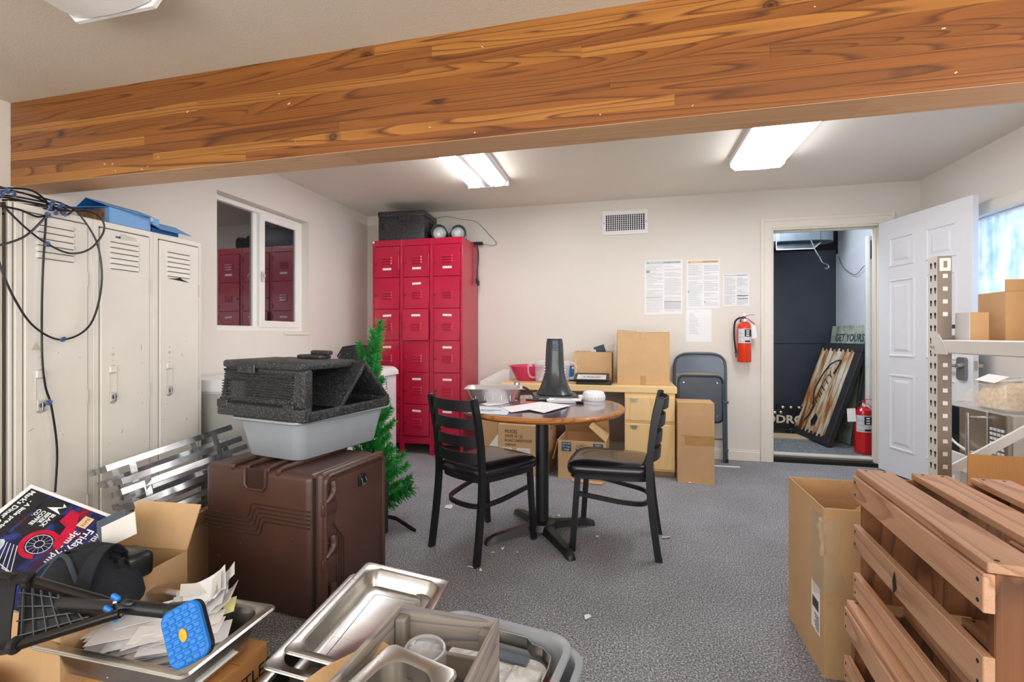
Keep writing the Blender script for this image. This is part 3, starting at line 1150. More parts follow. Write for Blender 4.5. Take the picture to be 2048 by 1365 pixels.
# wall fire extinguisher
def extinguisher(name, label, loc, rotz, h, r, m, hanging=False, group=None):
    t = thing(name, label, 'fire extinguisher', loc, (0, 0, rotz), group)
    obj('cylinder', B().lathe([(r * .92, 0), (r, .008), (r, h * .72), (r * .93, h * .78), (r * .6, h * .83), (r * .35, h * .85)], 28), m, t)
    obj('neck', B().lathe([(r * .34, h * .845), (r * .34, h * .89), (r * .24, h * .90), (r * .24, h * .93)], 14), M_chrome, t)
    g = B()
    g.lathe([(.013, 0), (.013, .006)], 14, Matrix.Translation((0, -r * .42, h * .875)) @ Euler((R(90), 0, 0)).to_matrix().to_4x4())
    obj('gauge', g, M_label, t)
    b = B().box((-.012, -.014, h * .90), (.014, .014, h * .96), .004)
    obj('valve', b, M_redd if hanging else m, t)
    obj('lever', B().strap([(-.012, 0, h * .955), (.02, 0, h * .975), (.06, 0, h * .99), (.085, 0, h * .985)], .022, .003, (0, 1, 0)), M_redd if hanging else m, t)
    obj('handle', B().strap([(.0, 0, h * .93), (.035, 0, h * .90), (.062, 0, h * .84), (.085, 0, h * .79)], .022, .003, (0, 1, 0)), M_redd if hanging else m, t)
    if hanging:
        obj('hose', B().tube(smooth_path([(-.01, -.012, h * .93), (-.05, -.02, h * .915), (-r - .022, -.02, h * .82), (-r - .026, -.016, h * .55), (-r - .014, -.012, h * .28), (-r - .008, -.012, h * .2)], 6), .008), M_rubber, t)
        obj('nozzle', B().cyl((-r - .008, -.012, h * .22), (-r - .002, -.012, h * .10), .009, .014), M_greyd, t)
        obj('hose_clip', B().box((-r - .022, -.022, h * .19), (-r + .008, 0, h * .215), .002), M_blackp, t)
    else:
        obj('hose', B().tube(smooth_path([(-.012, 0, h * .93), (-.04, -.01, h * .90), (-r * .9, -.01, h * .80), (-r - .012, 0, h * .60)], 6), .008), M_rubber, t)
    # curved label panel
    def panel(nm, a0, a1, z0, z1, mm, off=.0012):
        n = 8
        inner = []
        bb = B()
        lp0 = [((r + off) * math.sin(R(a0 + (a1 - a0) * i / n)), -(r + off) * math.cos(R(a0 + (a1 - a0) * i / n))) for i in range(n + 1)]
        for (xa, ya), (xb, yb) in zip(lp0, lp0[1:]):
            bb.poly([(xa, ya, z0), (xb, yb, z0), (xb, yb, z1), (xa, ya, z1)])
        bmesh.ops.remove_doubles(bb.bm, verts=bb.bm.verts, dist=1e-5)
        return obj(nm, bb, mm, t)
    panel('paper_label', -62, 62, h * .40, h * .70, M_pgrey)
    panel('label_print', -8, 58, h * .535, h * .685, M_ink, .0018)
    panel('label_print', -6, 40, h * .42, h * .455, M_ink, .0018)
    for k in range(3):
        panel('label_pictogram', 4, 30, h * (.55 + .045 * k), h * (.575 + .045 * k), M_label, .0022)
    panel('label_lines', -56, -14, h * .43, h * .44, M_greyprint, .0018)
    panel('label_lines', -56, -14, h * .52, h * .53, M_greyprint, .0018)
    panel('label_lines', -56, -14, h * .60, h * .61, M_greyprint, .0018)
    return t


t = extinguisher('fire_extinguisher', 'orange-red fire extinguisher hung on the back wall by the door casing', (1.02, YB - .075, .888), 0, .42, .058, M_ext, True)
obj('wall_bracket', B().box((-.02, .05, .25), (.02, .074, .38), .003), M_greyd, t)
b = B().sheet([(.05, -.02, .335), (.085, -.03, .32), (.10, -.028, .215), (.06, -.022, .205)], .001)
obj('tag', b, M_paper, t, label='white paper inspection tag')
obj('tamper_seal', B().box((-.015, -.02, .402), (.012, -.012, .43), .004), M_label, t)

# ------------------------------------------------------------------ folding chair against the wall
def folding_chair():
    t = thing('folding_chair', 'dark grey metal folding chair folded against the back wall', 'chair', (.655, 4.47, 0), (R(-3.5), 0, 0))
    W2 = .215
    fr = smooth_path([(-W2, 0, .0), (-W2, 0, .3), (-W2, 0, .60), (-W2, 0, .84), (-W2 + .02, 0, .915), (-W2 + .085, 0, .955), (0, 0, .962), (W2 - .085, 0, .955), (W2 - .02, 0, .915), (W2, 0, .84), (W2, 0, .60), (W2, 0, .3), (W2, 0, 0)], 5)
    obj('front_frame', B().tube(fr, .0125, 10), M_greyd, t)
    n = 10
    loops = []
    for i in range(n + 1):
        u = -1 + 2 * i / n
        x = u * (W2 - .008)
        zt = .952 - .09 * max(0, abs(u) - .55) ** 2 / .2
        zb = .775 + .022 * (1 - u * u)
        yc = .018 * (1 - u * u)
        loops.append([(x, yc - .004, zb), (x, yc - .004, zt), (x, yc + .002, zt), (x, yc + .002, zb)])
    obj('backrest', B().rings(loops), mat('slate_backrest', '#5b6b7c', .06, 5, rough=.3), t)
    sp = rrect(.365, .40, .045, 5, (0, .555))
    b = B().prism([(x, -.030, z) for x, z in sp], (0, .018, 0))
    obj('seat', b, M_greyd, t)
    rim = [(x, -.032, z) for x, z in rrect(.372, .406, .05, 6, (0, .555))]
    obj('seat_rim', B().tube(rim, .009, 6, True), M_black, t)
    for sx in (-1, 1):
        for z in (.41, .70):
            obj('screw', B().lathe([(.006, 0), (.005, .003)], 8, Matrix.Translation((sx * .14, -.031, z)) @ Euler((R(90), 0, 0)).to_matrix().to_4x4()), M_chrome, t)
        obj('rear_leg', B().tube([(sx * .188, -.036, .70), (sx * .19, -.03, .30), (sx * .192, -.02, .005)], .0105, 8), M_greyd, t)
        obj('foot', B().cyl((sx * W2, 0, 0), (sx * W2, 0, .03), .016), M_rubber, t)
        obj('pivot', B().cyl((sx * (W2 - .02), -.02, .53), (sx * (W2 + .018), -.02, .53), .012), M_greyd, t)
        obj('foot_bracket', B().box((sx * W2 - .014, -.022, .10), (sx * W2 + .014, -.005, .125), .003), M_greyd, t)
    obj('stretcher', B().cyl((-.19, -.026, .205), (.19, -.026, .205), .007), M_greyd, t)
    return t


folding_chair()
t = thing('floor_strip', 'thin white wooden strip lying on the carpet under the folding chair', 'strip', (.79, 4.33, 0), (0, 0, R(2)))
obj('strip', B().box((-.16, -.012, 0), (.16, .012, .006), .001), M_vinyl, t)

# ------------------------------------------------------------------ desk
dk = thing('desk', 'light maple office desk with two drawers against the back wall', 'desk', (-.318, 4.16, 0))
obj('worktop', B().box((-.715, -.28, .664), (.715, .33, .716), .004), M_maple_x, dk)
b = B().box((.315, -.27, .045), (.70, .30, .662), .002)
obj('pedestal', b, M_maple, dk)
obj('plinth', B().box((.315, -.235, 0), (.70, .28, .046)), mat('brown_plinth', '#a98a66', .08, rough=.5), dk)
for z0, z1 in ((.445, .632), (.065, .418)):
    d = obj('drawer', B().box((.318, -.288, z0), (.698, -.27, z1), .003), M_maple, dk)
    obj('handle', B().prism([(.358, -.289, z1 - .012), (.418, -.289, z1 - .012), (.406, -.289, z1 - .040), (.370, -.289, z1 - .040)], (0, -.003, 0)), steel_mat('tab_pull_steel', '#b5ab98', .3), d)
    obj('handle_edge', B().box((.356, -.298, z1 - .013), (.420, -.287, z1 - .010), .001), M_steel, d)
obj('modesty_panel', B().box((-.66, .22, .16), (.315, .24, .66)), mat('grey_brown_panel', '#8e7e74', .06, rough=.5), dk)
obj('side_panel', B().box((-.70, -.26, 0), (-.66, .30, .664), .002), M_maple, dk)

# cartons around and on the desk
bx = carton('cardboard_box', 'large closed cardboard box with short tape strips on the right of the desk', (.415, .36, .435), (.14, 4.185, .716), R(1.5), M_card_l, False)
obj('tape', B().box((-.022, -.1815, .375), (.022, -.18, .435)), M_tape, bx)
obj('tape', B().box((-.022, -.1815, 0), (.022, -.18, .075)), M_tape, bx)
obj('flap', B().sheet([(-.2075, -.18, .436), (-.05, -.18, .436), (-.05, -.02, .444), (-.2075, -.02, .452)], .003), M_card_l, bx, smooth=0)

ob = carton('cardboard_box', 'open cardboard box holding grey folders in the middle of the desk', (.325, .27, .262), (-.27, 4.29, .716), R(-2), M_card_l, top='open')
flap(ob, (-.1625, -.135, .262), (-.1625, .135, .262), .05, 150, (1, 0, 0), M_card)
obj('torn_tape', B().sheet([(-.12, -.1365, .25), (-.10, -.1365, .24), (-.125, -.1365, .15), (-.135, -.1365, .155)], .0008), M_tape_c, ob, smooth=0)
t = thing('grey_folder', 'grey folded metal sheet sticking up out of the open box', 'folder', (-.20, 4.29, .90), (R(8), R(-18), R(10)))
obj('sheet', B().box((-.04, -.006, 0), (.055, .006, .135), .002), M_greyd, t)
obj('sheet', B().box((-.075, -.03, .0), (-.03, -.024, .12), .002), M_paperb, t, label='pale sheet beside the grey one')
t = thing('plastic_wrap_knot', 'small crumpled knot of clear plastic at the corner of the open box', 'plastic wrap', (-.105, 4.23, .97))
b = B()
for k in range(6):
    a = k * 1.1
    b.tube(smooth_path([(0, 0, 0), (.02 * math.cos(a), .02 * math.sin(a), .03), (.04 * math.cos(a + .6), .03 * math.sin(a), .055), (.01, 0, .06 + .01 * k % 3)], 4), .006, 6)
obj('film', b, M_bag, t)

# frames stacked on the desk
for k, (dx, rz, lab_) in enumerate(((0.015, 0, 'black picture frame lying under another frame on the desk'), (-.01, 3, 'black framed certificate lying on top of a second frame on the desk'))):
    t = thing('picture_frame', lab_, 'picture frame', (-.265 + dx, 4.02, .717 + .042 * k), (R(11) if k else 0, 0, R(rz - 2)), 'picture frames stacked on the desk')
    b = B()
    w, d = .145, .105
    for lo, hi in (((-w, -d), (w, -d + .025)), ((-w, d - .025), (w, d)), ((-w, -d), (-w + .025, d)), ((w - .025, -d), (w, d))):
        b.box((lo[0], lo[1], 0), (hi[0], hi[1], .018), .003)
    obj('frame', b, M_blackp, t)
    obj('print', B().box((-w + .02, -d + .02, .004), (w - .02, d - .02, .012)), M_paper2, t, smooth=0)
    if k:
        obj('mat_border', B().box((-w + .045, -d + .04, .012), (w - .045, d - .04, .0125)), M_pgrey, t, smooth=0)
        text('lettering', 'Liberty', .05, M_inkb, t, (0, 0, .0132), (0, 0, 0), shear=.3)

# pink bowl, pitchers, blue binder
t = thing('plastic_bowl', 'pink translucent plastic bowl with a red dish inside on the desk', 'bowl', (-.86, 4.20, .716))
pf = [(.098, 0), (.10, .003), (.172, .128), (.182, .131), (.182, .135), (.168, .133), (.095, .006), (.0, .005)]
obj('bowl', B().lathe(pf, 32, None, True, False), M_pinkc, t)
obj('inner_dish', B().lathe([(.088, .008), (.092, .05), (.12, .085), (.124, .09), (.11, .088), (.08, .05), (.0, .04)], 28, None, True, False), mat('red_dish', '#b32338', .1, rough=.35), t, label='red dish inside the pink bowl')


def pitcher(label, loc, rz):
    t = thing('pitcher', label, 'pitcher', loc, (0, 0, rz), 'clear pitchers on the desk')
    lp = []
    n = 40
    for z, r in ((0, .052), (.004, .056), (.03, .058), (.12, .064), (.185, .068), (.186, .064), (.12, .060), (.03, .053), (.008, .05)):
        L = []
        for i in range(n):
            a = 2 * PI * i / n
            rr = r + (.0018 if i % 2 and .02 < z < .15 else 0)
            if z > .18:
                rr += .018 * max(0, math.cos(a - PI)) ** 8
            L.append((rr * math.cos(a), rr * math.sin(a), z))
        lp.append(L)
    obj('jug', B().rings(lp), M_clear, t)
    obj('handle', B().tube(smooth_path([(.064, 0, .165), (.10, 0, .168), (.122, 0, .14), (.12, 0, .08), (.10, 0, .045), (.062, 0, .04)], 5), .008, 8), M_clear, t)
    return t


pitcher('clear ribbed plastic pitcher in front of the pink bowl', (-.705, 4.06, .716), R(200))
pitcher('clear plastic pitcher half hidden behind the black horn', (-.535, 4.12, .716), R(-5))
t = thing('blue_box', 'blue and white product box lying behind the pitchers on the desk', 'box', (-.49, 4.36, .716), (0, 0, R(-4)))
obj('carton', B().box((-.10, -.05, 0), (.10, .05, .13), .002), mat('bright_blue_print', '#1674b8', .08, rough=.4), t)
obj('lid', B().box((-.14, -.055, .13), (.10, .055, .165), .002), M_paper, t)
obj('sticker', B().box((.02, -.0515, .10), (.09, -.05, .12)), M_label, t, smooth=0)
text('lettering', 'Q', .022, M_ink, t, (-.10, -.056, .147), (R(90), 0, 0))
t = thing('dark_binder', 'dark blue folder with loose papers lying beside the frames on the desk', 'folder', (-.455, 4.25, .716), (0, 0, R(20)))
obj('cover', B().box((-.08, -.06, 0), (.08, .06, .012), .002), mat('navy_cover', '#2b3d63', .1, rough=.4), t)
obj('paper', B().rbox((.02, 0, .022), (.14, .10, .003), (R(8), R(-12), R(6))), M_paperb, t, smooth=0)

# tall box right of the desk
tb_ = carton('cardboard_box', 'tall narrow cardboard box standing at the right end of the desk', (.262, .22, .612), (.525, 3.90, 0), R(-1), M_card, False)
obj('tape', B().box((-.08, -.1115, .29), (.131, -.11, .36)), M_tape, tb_)
obj('crease', B().rbox((-.04, -.1112, .355), (.14, .001, .004), (0, R(5), 0)), M_card_d, tb_, smooth=0)
obj('flap', B().prism([(-.131, -.112, .0), (.131, -.112, 0), (.131, -.112, .045), (.07, -.112, .012), (-.06, -.112, .01), (-.131, -.112, .05)], (0, -.002, 0)), M_card, tb_, smooth=0)

# boxes under the desk
t = carton('cardboard_box', 'taped cardboard box with printed lines and white labels under the desk', (.40, .46, .40), (-.80, 3.92, 0), R(-2), M_card_l, True)
for k, (s, w) in enumerate((('MODEL', .04), ('DRIVE 14 / 32', .032), ('ROAD LAKEWOOD', .032), ('CARTON', .028))):
    text('lettering', s, w, M_inkb, t, (-.14, -.2312, .345 - .036 * k), (R(90), 0, 0), 'LEFT', .8)
for x in (-.13, .02):
    lb = obj('shipping_label', B().box((x - .06, -.2318, .09), (x + .05, -.2302, .215)), M_label, t, smooth=0)
    b = B()
    lines_block(b, x - .05, x + .04, .20, .10, .018, rnd, .004)
    b.xf(Matrix.Translation((0, -.2312, 0)))
    obj('label_lines', b, M_greyprint, lb, smooth=0)['kind'] = 'stuff'
tag_ = carton('cardboard_box', 'battered open cup carton with teal printed panels under the desk', (.37, .36, .30), (-.32, 3.86, 0), R(-3), M_card_l, top='open')
t = tag_
flap(t, (-.185, .18, .30), (.185, .18, .30), .17, 38, (0, -1, 0), M_card_l)
flap(t, (.185, -.18, .30), (.185, .18, .30), .17, -52, (1, 0, 0), M_card_l, taper=.12)
flap(t, (-.185, -.18, .30), (-.185, .18, .30), .16, 165, (-1, 0, 0), M_card)
for x0, x1 in ((-.155, -.08), (.09, .165)):
    p = obj('printed_panel', B().box((x0, -.1816, .215), (x1, -.1802, .285)), M_teal, t, smooth=0)
    for k, s in enumerate((('SAVE ON', 'For Cups', 'Large') if x0 < 0 else ('VASOS', 'GRANDES', '100% mas'))):
        text('lettering', s, .018 if k < 2 else .022, M_label, p, ((x0 + x1) / 2, -.1822, .272 - .021 * k), (R(90), 0, 0), xs=.9)
text('lettering', 'SOLO', .04, M_inkb, t, (.005, -.1856, .222), (R(90), 0, 0), bold=.0008)
b = B()
b.tube([(.005 + .045 * math.cos(a * PI / 12), -.1858, .262 + .014 * math.sin(a * PI / 12)) for a in range(24)], .0014, 4, True)
obj('printed_oval', b, M_inkb, t)
text('lettering', 'DART', .016, M_inkb, t, (.005, -.1858, .262), (R(90), 0, 0))
b = B().tube([(-.06 + .02 * math.cos(a * PI / 10), -.1812, .165 + .013 * math.sin(a * PI / 10)) for a in range(20)], .0012, 4, True)
obj('printed_oval', b, M_inkb, t)
for k, s in enumerate(('HOT CUPS', 'PLASTIC LIDS', 'MADE IN USA')):
    text('lettering', s, .016, M_inkb, t, (-.02, -.1812, .125 - .032 * k), (R(90), 0, 0))
p = obj('printed_panel', B().box((.1852, -.10, .19), (.1866, .0, .285)), mat('slate_print', '#8d93a3', .1, rough=.6), t, smooth=0)
t = thing('flat_cardboard', 'loose piece of torn brown cardboard flat on the carpet before the cup carton', 'cardboard', (-.29, 3.62, 0), (0, 0, R(-4)))
obj('sheet', B().prism([(-.10, -.03, .003), (.12, -.04, .003), (.14, .02, .003), (-.12, .03, .003)], (0, 0, .006)), M_card, t, smooth=0)

# boards leaning left of the desk
t = thing('white_board', 'rounded white plastic board leaning left of the desk', 'board', (-1.13, 3.86, 0), (R(-14), 0, R(-30)))
o2 = [(-.16, 0, 0), (.20, 0, 0), (.20, 0, .20), (.16, 0, .29), (.10, 0, .32), (.04, 0, .29)]
obj('panel', B().prism(o2, (0, .012, 0)), M_vinyl, t)
t = thing('loose_cardboard', 'tan cardboard panel leaning on the wall left of the desk', 'cardboard', (-1.17, 4.13, 0), (R(-6), 0, R(-4)))
obj('sheet', B().box((-.16, 0, 0), (.14, .006, .62), .001), M_card_l, t)
t = thing('white_shelf_board', 'thin white panel standing between the red lockers and the desk', 'panel', (-1.30, 4.32, 0), (R(-5), 0, R(2)))
obj('sheet', B().prism([(-.07, 0, 0), (.22, 0, 0), (.22, 0, .80), (.16, 0, .80), (-.07, 0, .68)], (0, .008, 0)), M_vinyl, t, smooth=0)

# ------------------------------------------------------------------ round table
TX, TY, TZ = -.455, 2.62, .73


def table_top_mat():
    t = NT('worn_dark_laminate')
    v = t.coord((1, .25, 1))
    f = t.noise(v, 6, 4, .6, 1.2)
    c = t.ramp(f, [(.3, C('#4b3c46')), (.55, C('#6d5a63')), (.75, C('#8b7a80'))])
    t.l(c, t.p.inputs['Base Color'])
    t.set(rough=.16, coat=.5, coatr=.08)
    return t.m


t = thing('round_table', 'round restaurant table with worn dark laminate top and oak edge on black pedestal', 'table', (TX, TY, 0))
obj('tabletop', B().lathe([(.0, TZ - .028), (.43, TZ - .028), (.43, TZ)], 56), table_top_mat(), t)
obj('edge_band', B().lathe([(.425, TZ - .032), (.442, TZ - .030), (.457, TZ - .018), (.458, TZ - .010), (.450, TZ - .001), (.432, TZ + .0006), (.425, TZ)], 72, None, False, False), M_oakedge, t)
obj('column', B().cyl((0, 0, .06), (0, 0, TZ - .03), .037, n=28), M_black, t)
obj('mounting_plate', B().lathe([(.16, TZ - .045), (.17, TZ - .028)], 4), M_black, t)
b = B().lathe([(.085, .04), (.075, .075), (.04, .085)], 20)
obj('hub', b, M_black, t)
for k, a in enumerate((136, 225, 314, 45)):
    a = R(a - 8)
    d = Vector((math.cos(a), math.sin(a), 0))
    s = Vector((-d.y, d.x, 0))
    lo = []
    for r, w, z0, z1 in ((.03, .042, .035, .075), (.12, .034, .03, .066), (.28, .026, .014, .045), (.335, .024, .0, .030), (.345, .016, 0, .012)):
        c = d * r
        lo.append([c + s * w + Vector((0, 0, z0)), c - s * w + Vector((0, 0, z0)), c - s * w * .6 + Vector((0, 0, z1)), c + s * w * .6 + Vector((0, 0, z1))])
    obj('foot', B().rings(lo), M_black, t, smooth=50)

# ------------------------------------------------------------------ two ladder-back chairs
def ladder_chair(label, loc, rz):
    t = thing('ladderback_chair', label, 'chair', loc, (0, 0, rz), 'metal chairs at the round table')
    for s in (-1, 1):
        p = smooth_path([(s * .172, -.235, 0), (s * .168, -.205, .22), (s * .165, -.19, .42), (s * .165, -.205, .62), (s * .165, -.245, .81)], 5)
        obj('rear_post', B().strap(p, .034, .022, (0, 1, 0)), M_black, t)
        obj('post_cap', B().ball(p[-1], .0165, 10, (.72, 1.0, .45)), M_black, t)
        obj('front_leg', B().strap([(s * .178, .195, 0), (s * .172, .167, .395)], .030, .022, (0, 1, 0)), M_black, t)
        obj('glide', B().box((s * .178 - .013, .178, -.001), (s * .178 + .013, .212, .012), .003), M_rubber, t)
        obj('glide', B().box((s * .172 - .013, -.253, -.001), (s * .172 + .013, -.217, .012), .003), M_rubber, t)
    for z, yb in ((.775, -.236), (.685, -.219), (.595, -.203), (.512, -.196)):
        n = 10
        lo = []
        for i in range(n + 1):
            u = -1 + 2 * i / n
            x = u * .163
            y = yb - .045 * (1 - u * u)
            hh_ = .028
            lo.append([(x, y - .003, z - hh_), (x, y - .003 - .004, z + hh_), (x, y + .003 - .004, z + hh_), (x, y + .003, z - hh_)])
        obj('slat', B().rings(lo), M_black, t)
    ring = [(-.172, .172, .30), (-.165, .06, .285), (-.15, -.06, .268), (-.11, -.16, .258), (0, -.185, .255), (.11, -.16, .258), (.15, -.06, .268), (.165, .06, .285), (.172, .172, .30)]
    obj('stretcher', B().strap(smooth_path(ring, 5), .022, .014, (0, 0, 1)), M_black, t)
    out = [(-.185, .20), (-.12, .225), (0, .23), (.12, .225), (.185, .20), (.195, .13), (.185, 0), (.17, -.12), (.15, -.18), (.08, -.20), (0, -.205), (-.08, -.20), (-.15, -.18), (-.17, -.12), (-.185, 0), (-.195, .13)]
    out = [(p.x, p.y) for p in smooth_path([(x, y, 0) for x, y in out], 3, True)]
    fr = [[(x * k, y * k, z) for x, y in out] for z, k in ((.382, .93), (.382, .955), (.402, .955), (.402, .93))]
    obj('seat_frame', B().rings(fr), M_black, t)
    lo = []
    for z, k in ((.401, .95), (.405, 1.0), (.424, 1.035), (.444, 1.02), (.458, .96), (.467, .84), (.471, .6), (.472, .25)):
        lo.append([(x * k, y * k, z) for x, y in out])
    obj('seat', B().rings(lo), M_vinylb, t, smooth=60)
    lo = [[(x * k, y * k, z) for x, y in out] for z, k in ((.405, 1.005), (.407, 1.018), (.411, 1.018), (.412, 1.01))]
    obj('piping', B().rings(lo, True, False, False), M_blackp, t)
    return t


ladder_chair('black ladder-back metal chair on the left of the round table, back to the camera', (-.738, 2.458, 0), R(61.6 - 90))
ladder_chair('black ladder-back metal chair on the right of the round table, seen from its side', (-.060, 2.62, 0), R(86))

# ------------------------------------------------------------------ things on the round table
t = thing('foil_tray', 'deep silver foil tray at the left side of the round table', 'tray', (-.762, 2.71, TZ + .003), (0, 0, R(12)))
lo = []
for z, w, d in ((0, .185, .125), (.0, .205, .145), (.05, .245, .18), (.066, .262, .198), (.067, .285, .22), (.070, .288, .223), (.069, .262, .198), (.05, .243, .178), (.006, .20, .14), (.004, .1, .07)):
    lp = []
    for i, (x, y) in enumerate(rrect(w, d, .03, 7)):
        k = 1 + (.012 if i % 2 else 0) * (z < .06)
        lp.append((x * k, y * k, z))
    lo.append([(x * 1.18, y * 1.15, z * 1.15) for x, y, z in lp])
obj('pan', B().rings(lo), mat('crumpled_foil', '#ececee', .06, 8, rough=.38, metal=1, bump=.5, bscale=70, bdist=.004), t, smooth=40)
b = B()
for k in range(-2, 3):
    b.box((k * .05 - .0015, -.098, .012), (k * .05 + .0015, -.092, .055))
obj('side_flutes', b, M_steel, t)
for lb, loc in (('small glass shaker with a metal cap behind the foil tray', (-0.661, 2.882, 0.730)), ('second shaker, darker, at the right corner of the foil tray', (-0.671, 2.831, 0.730))):
    t = thing('shaker', lb, 'shaker', (loc[0] + (.03 if 'dark' in lb else 0), loc[1] - (.05 if 'dark' in lb else 0), TZ), group='shakers on the round table')
    hh_ = .105 if 'glass' in lb else .055
    obj('body', B().lathe([(.019, 0), (.022, .01), (.020, hh_ * .7), (.017, hh_ * .78)], 16), mat('shaker_' + lb[:6].strip(), '#6d6358' if 'glass' in lb else '#4c4438', .2, 60, rough=.25), t)
    obj('cap', B().lathe([(.0185, hh_ * .76), (.019, hh_ * .92), (.014, hh_), (.0, hh_ * 1.01)], 16), M_steel, t)

hx = (-0.470, 3.003, 0.730)
t = thing('megaphone_horn', 'black flared horn standing upright on a square base on the round table', 'horn', (-.425, 2.90, TZ), (0, 0, R(12)))
obj('base', B().box((-.135, -.10, 0), (.135, .10, .028), .006, 2), M_blackp, t)
obj('horn', B().lathe([(.110, .028), (.114, .034), (.106, .046), (.092, .068), (.082, .095), (.070, .13), (.062, .17), (.058, .22), (.055, .29), (.052, .345), (.047, .372), (.044, .372), (.046, .345), (.046, .30)], 36), mat('glossy_black_horn', '#33373b', .2, 9, rough=.24, coat=.2), t)
b = B().box((-.014, -.066, .315), (.014, -.050, .335), .003)
b.box((-.02, -.06, .30), (.02, -.048, .36), .003)
obj('trigger_clip', b, M_greyd, t)
for k in range(3):
    obj('rim_tab', B().box((-.028 + .02 * k, -.048, .372), (-.018 + .02 * k, -.042, .378), .001), M_label, t)
for s in (-1, 1):
    b = B()
    for k in range(4):
        b.box((s * .061 - .004, -.02, .14 + .018 * k), (s * .061 + .004, .005, .148 + .018 * k), .001)
    obj('side_clips', b, M_label, t)
obj('strap', B().strap(smooth_path([(-.13, -.05, .02), (-.17, -.02, .06), (-.215, .0, .07), (-.235, -.04, .035), (-.262, -.09, .006)], 5), .026, .003, (0, 1, .3)), M_rubber, t)


def sheet_paper(name, label, cat, pts, z, m, curl=.0, group=None, lines=None):
    """loose paper given by its outline on the table"""
    cx_ = sum(p[0] for p in pts) / len(pts)
    cy_ = sum(p[1] for p in pts) / len(pts)
    t = thing(name, label, cat, (cx_, cy_, z), group=group)
    P = [(p[0] - cx_, p[1] - cy_, curl * (i % 2)) for i, p in enumerate(pts)]
    obj('sheet', B().prism(P, (0, 0, .0012)), m, t, smooth=0)
    return t


def tq(*pts):
    return pts


t = sheet_paper('paper_sheet', 'large torn white paper sheet in the middle of the round table', 'paper',
                [(-0.557, 2.296, 0.733), (-0.482, 2.379, 0.733), (-0.393, 2.319, 0.733), (-0.359, 2.392, 0.733), (-0.290, 2.603, 0.733), (-0.472, 2.679, 0.733), (-0.643, 2.444, 0.733)], TZ + .004, M_paper, .004)
t = sheet_paper('flyer', 'bluish printed flyer near the left edge of the round table', 'paper', [(-0.767, 2.245, 0.733), (-0.562, 2.233, 0.733), (-0.588, 2.421, 0.733), (-0.774, 2.486, 0.733)], TZ + .0015, M_paperb)
obj('photo_print', B().box((-.06, -.008, .0012), (.05, .018, .0018)), mat('flyer_print', '#7f93ad', .4, 40, rough=.6), t, smooth=0)
obj('photo_print', B().box((-.08, -.04, .0012), (.02, -.02, .0018)), mat('flyer_print_yellow', '#c8c27a', .4, 40, rough=.6), t, smooth=0)
t = sheet_paper('paper_sheet', 'white paper under the foil tray', 'paper', [(-0.739, 2.495, 0.733), (-0.670, 2.570, 0.733), (-0.615, 2.822, 0.733), (-0.698, 2.850, 0.733), (-0.802, 2.558, 0.733)], TZ + .0015, M_paper)
t = sheet_paper('red_reflection_sheet', 'glossy red reflection painted on the tabletop by the horn base', 'folder', [(-0.625, 2.575, 0.731), (-0.508, 2.684, 0.731), (-0.488, 2.821, 0.731), (-0.612, 2.838, 0.731)], TZ + .001, mat('red_reflection', '#b14a48', .2, 12, rough=.2))  # thin red sheet paints a red reflection onto the tabletop
t = thing('receipt_pad', 'stack of white receipts beside the horn on the round table', 'paper', (-.345, 2.74, TZ + .001), (0, 0, R(8)))
for k in range(4):
    obj('receipt', B().rbox((rnd.uniform(-.01, .01), rnd.uniform(-.006, .006), .003 + .005 * k), (.19, .085, .004), (0, 0, R(rnd.uniform(-6, 6))), .001), M_paper, t, smooth=0)
b = B()
for k in range(4):
    b.box((-.06, -.03 + .015 * k, .0205), (.04 + .01 * (k % 2), -.0285 + .015 * k, .0212))
obj('print_lines', b, M_greyprint, t, smooth=0)
t = thing('marker_pen', 'clear pen with black cap at the right of the round table', 'pen', (-.20, 2.70, TZ + .007), (0, 0, R(-14)))
obj('barrel', B().lathe([(.003, .075), (.006, .065), (.006, -.03)], 12, Euler((0, R(90), 0)).to_matrix().to_4x4()), M_clear, t)
obj('cap', B().lathe([(.007, -.03), (.007, -.075), (.004, -.08)], 12, Euler((0, R(90), 0)).to_matrix().to_4x4()), M_blackp, t)
t = thing('dark_pen', 'short black pen in front of the horn base', 'pen', (-.50, 2.765, TZ + .007), (0, 0, R(2)))
obj('barrel', B().lathe([(.003, -.08), (.006, -.07), (.006, .04)], 12, Euler((0, R(90), 0)).to_matrix().to_4x4()), M_blackp, t)
obj('clip', B().box((.0, -.003, .005), (.05, .003, .009), .001), M_steel, t)
t = thing('smoke_detector', 'round white smoke detector lying at the far right of the round table', 'smoke detector', (-.185, 2.885, TZ), (0, 0, R(10)))
obj('body', B().lathe([(.066, .0), (.07, .01), (.07, .028), (.062, .048), (.045, .056), (.0, .058)], 28), M_white, t)
b = B()
for k in range(20):
    a = 2 * PI * k / 20
    b.box((-.004, .066, .014), (.004, .0712, .024), M=Euler((0, 0, a)).to_matrix().to_4x4())
obj('vent_slots', b, M_pgrey, t)
obj('mount_tab', B().box((-.095, -.02, .004), (-.06, .02, .03), .006), M_white, t)

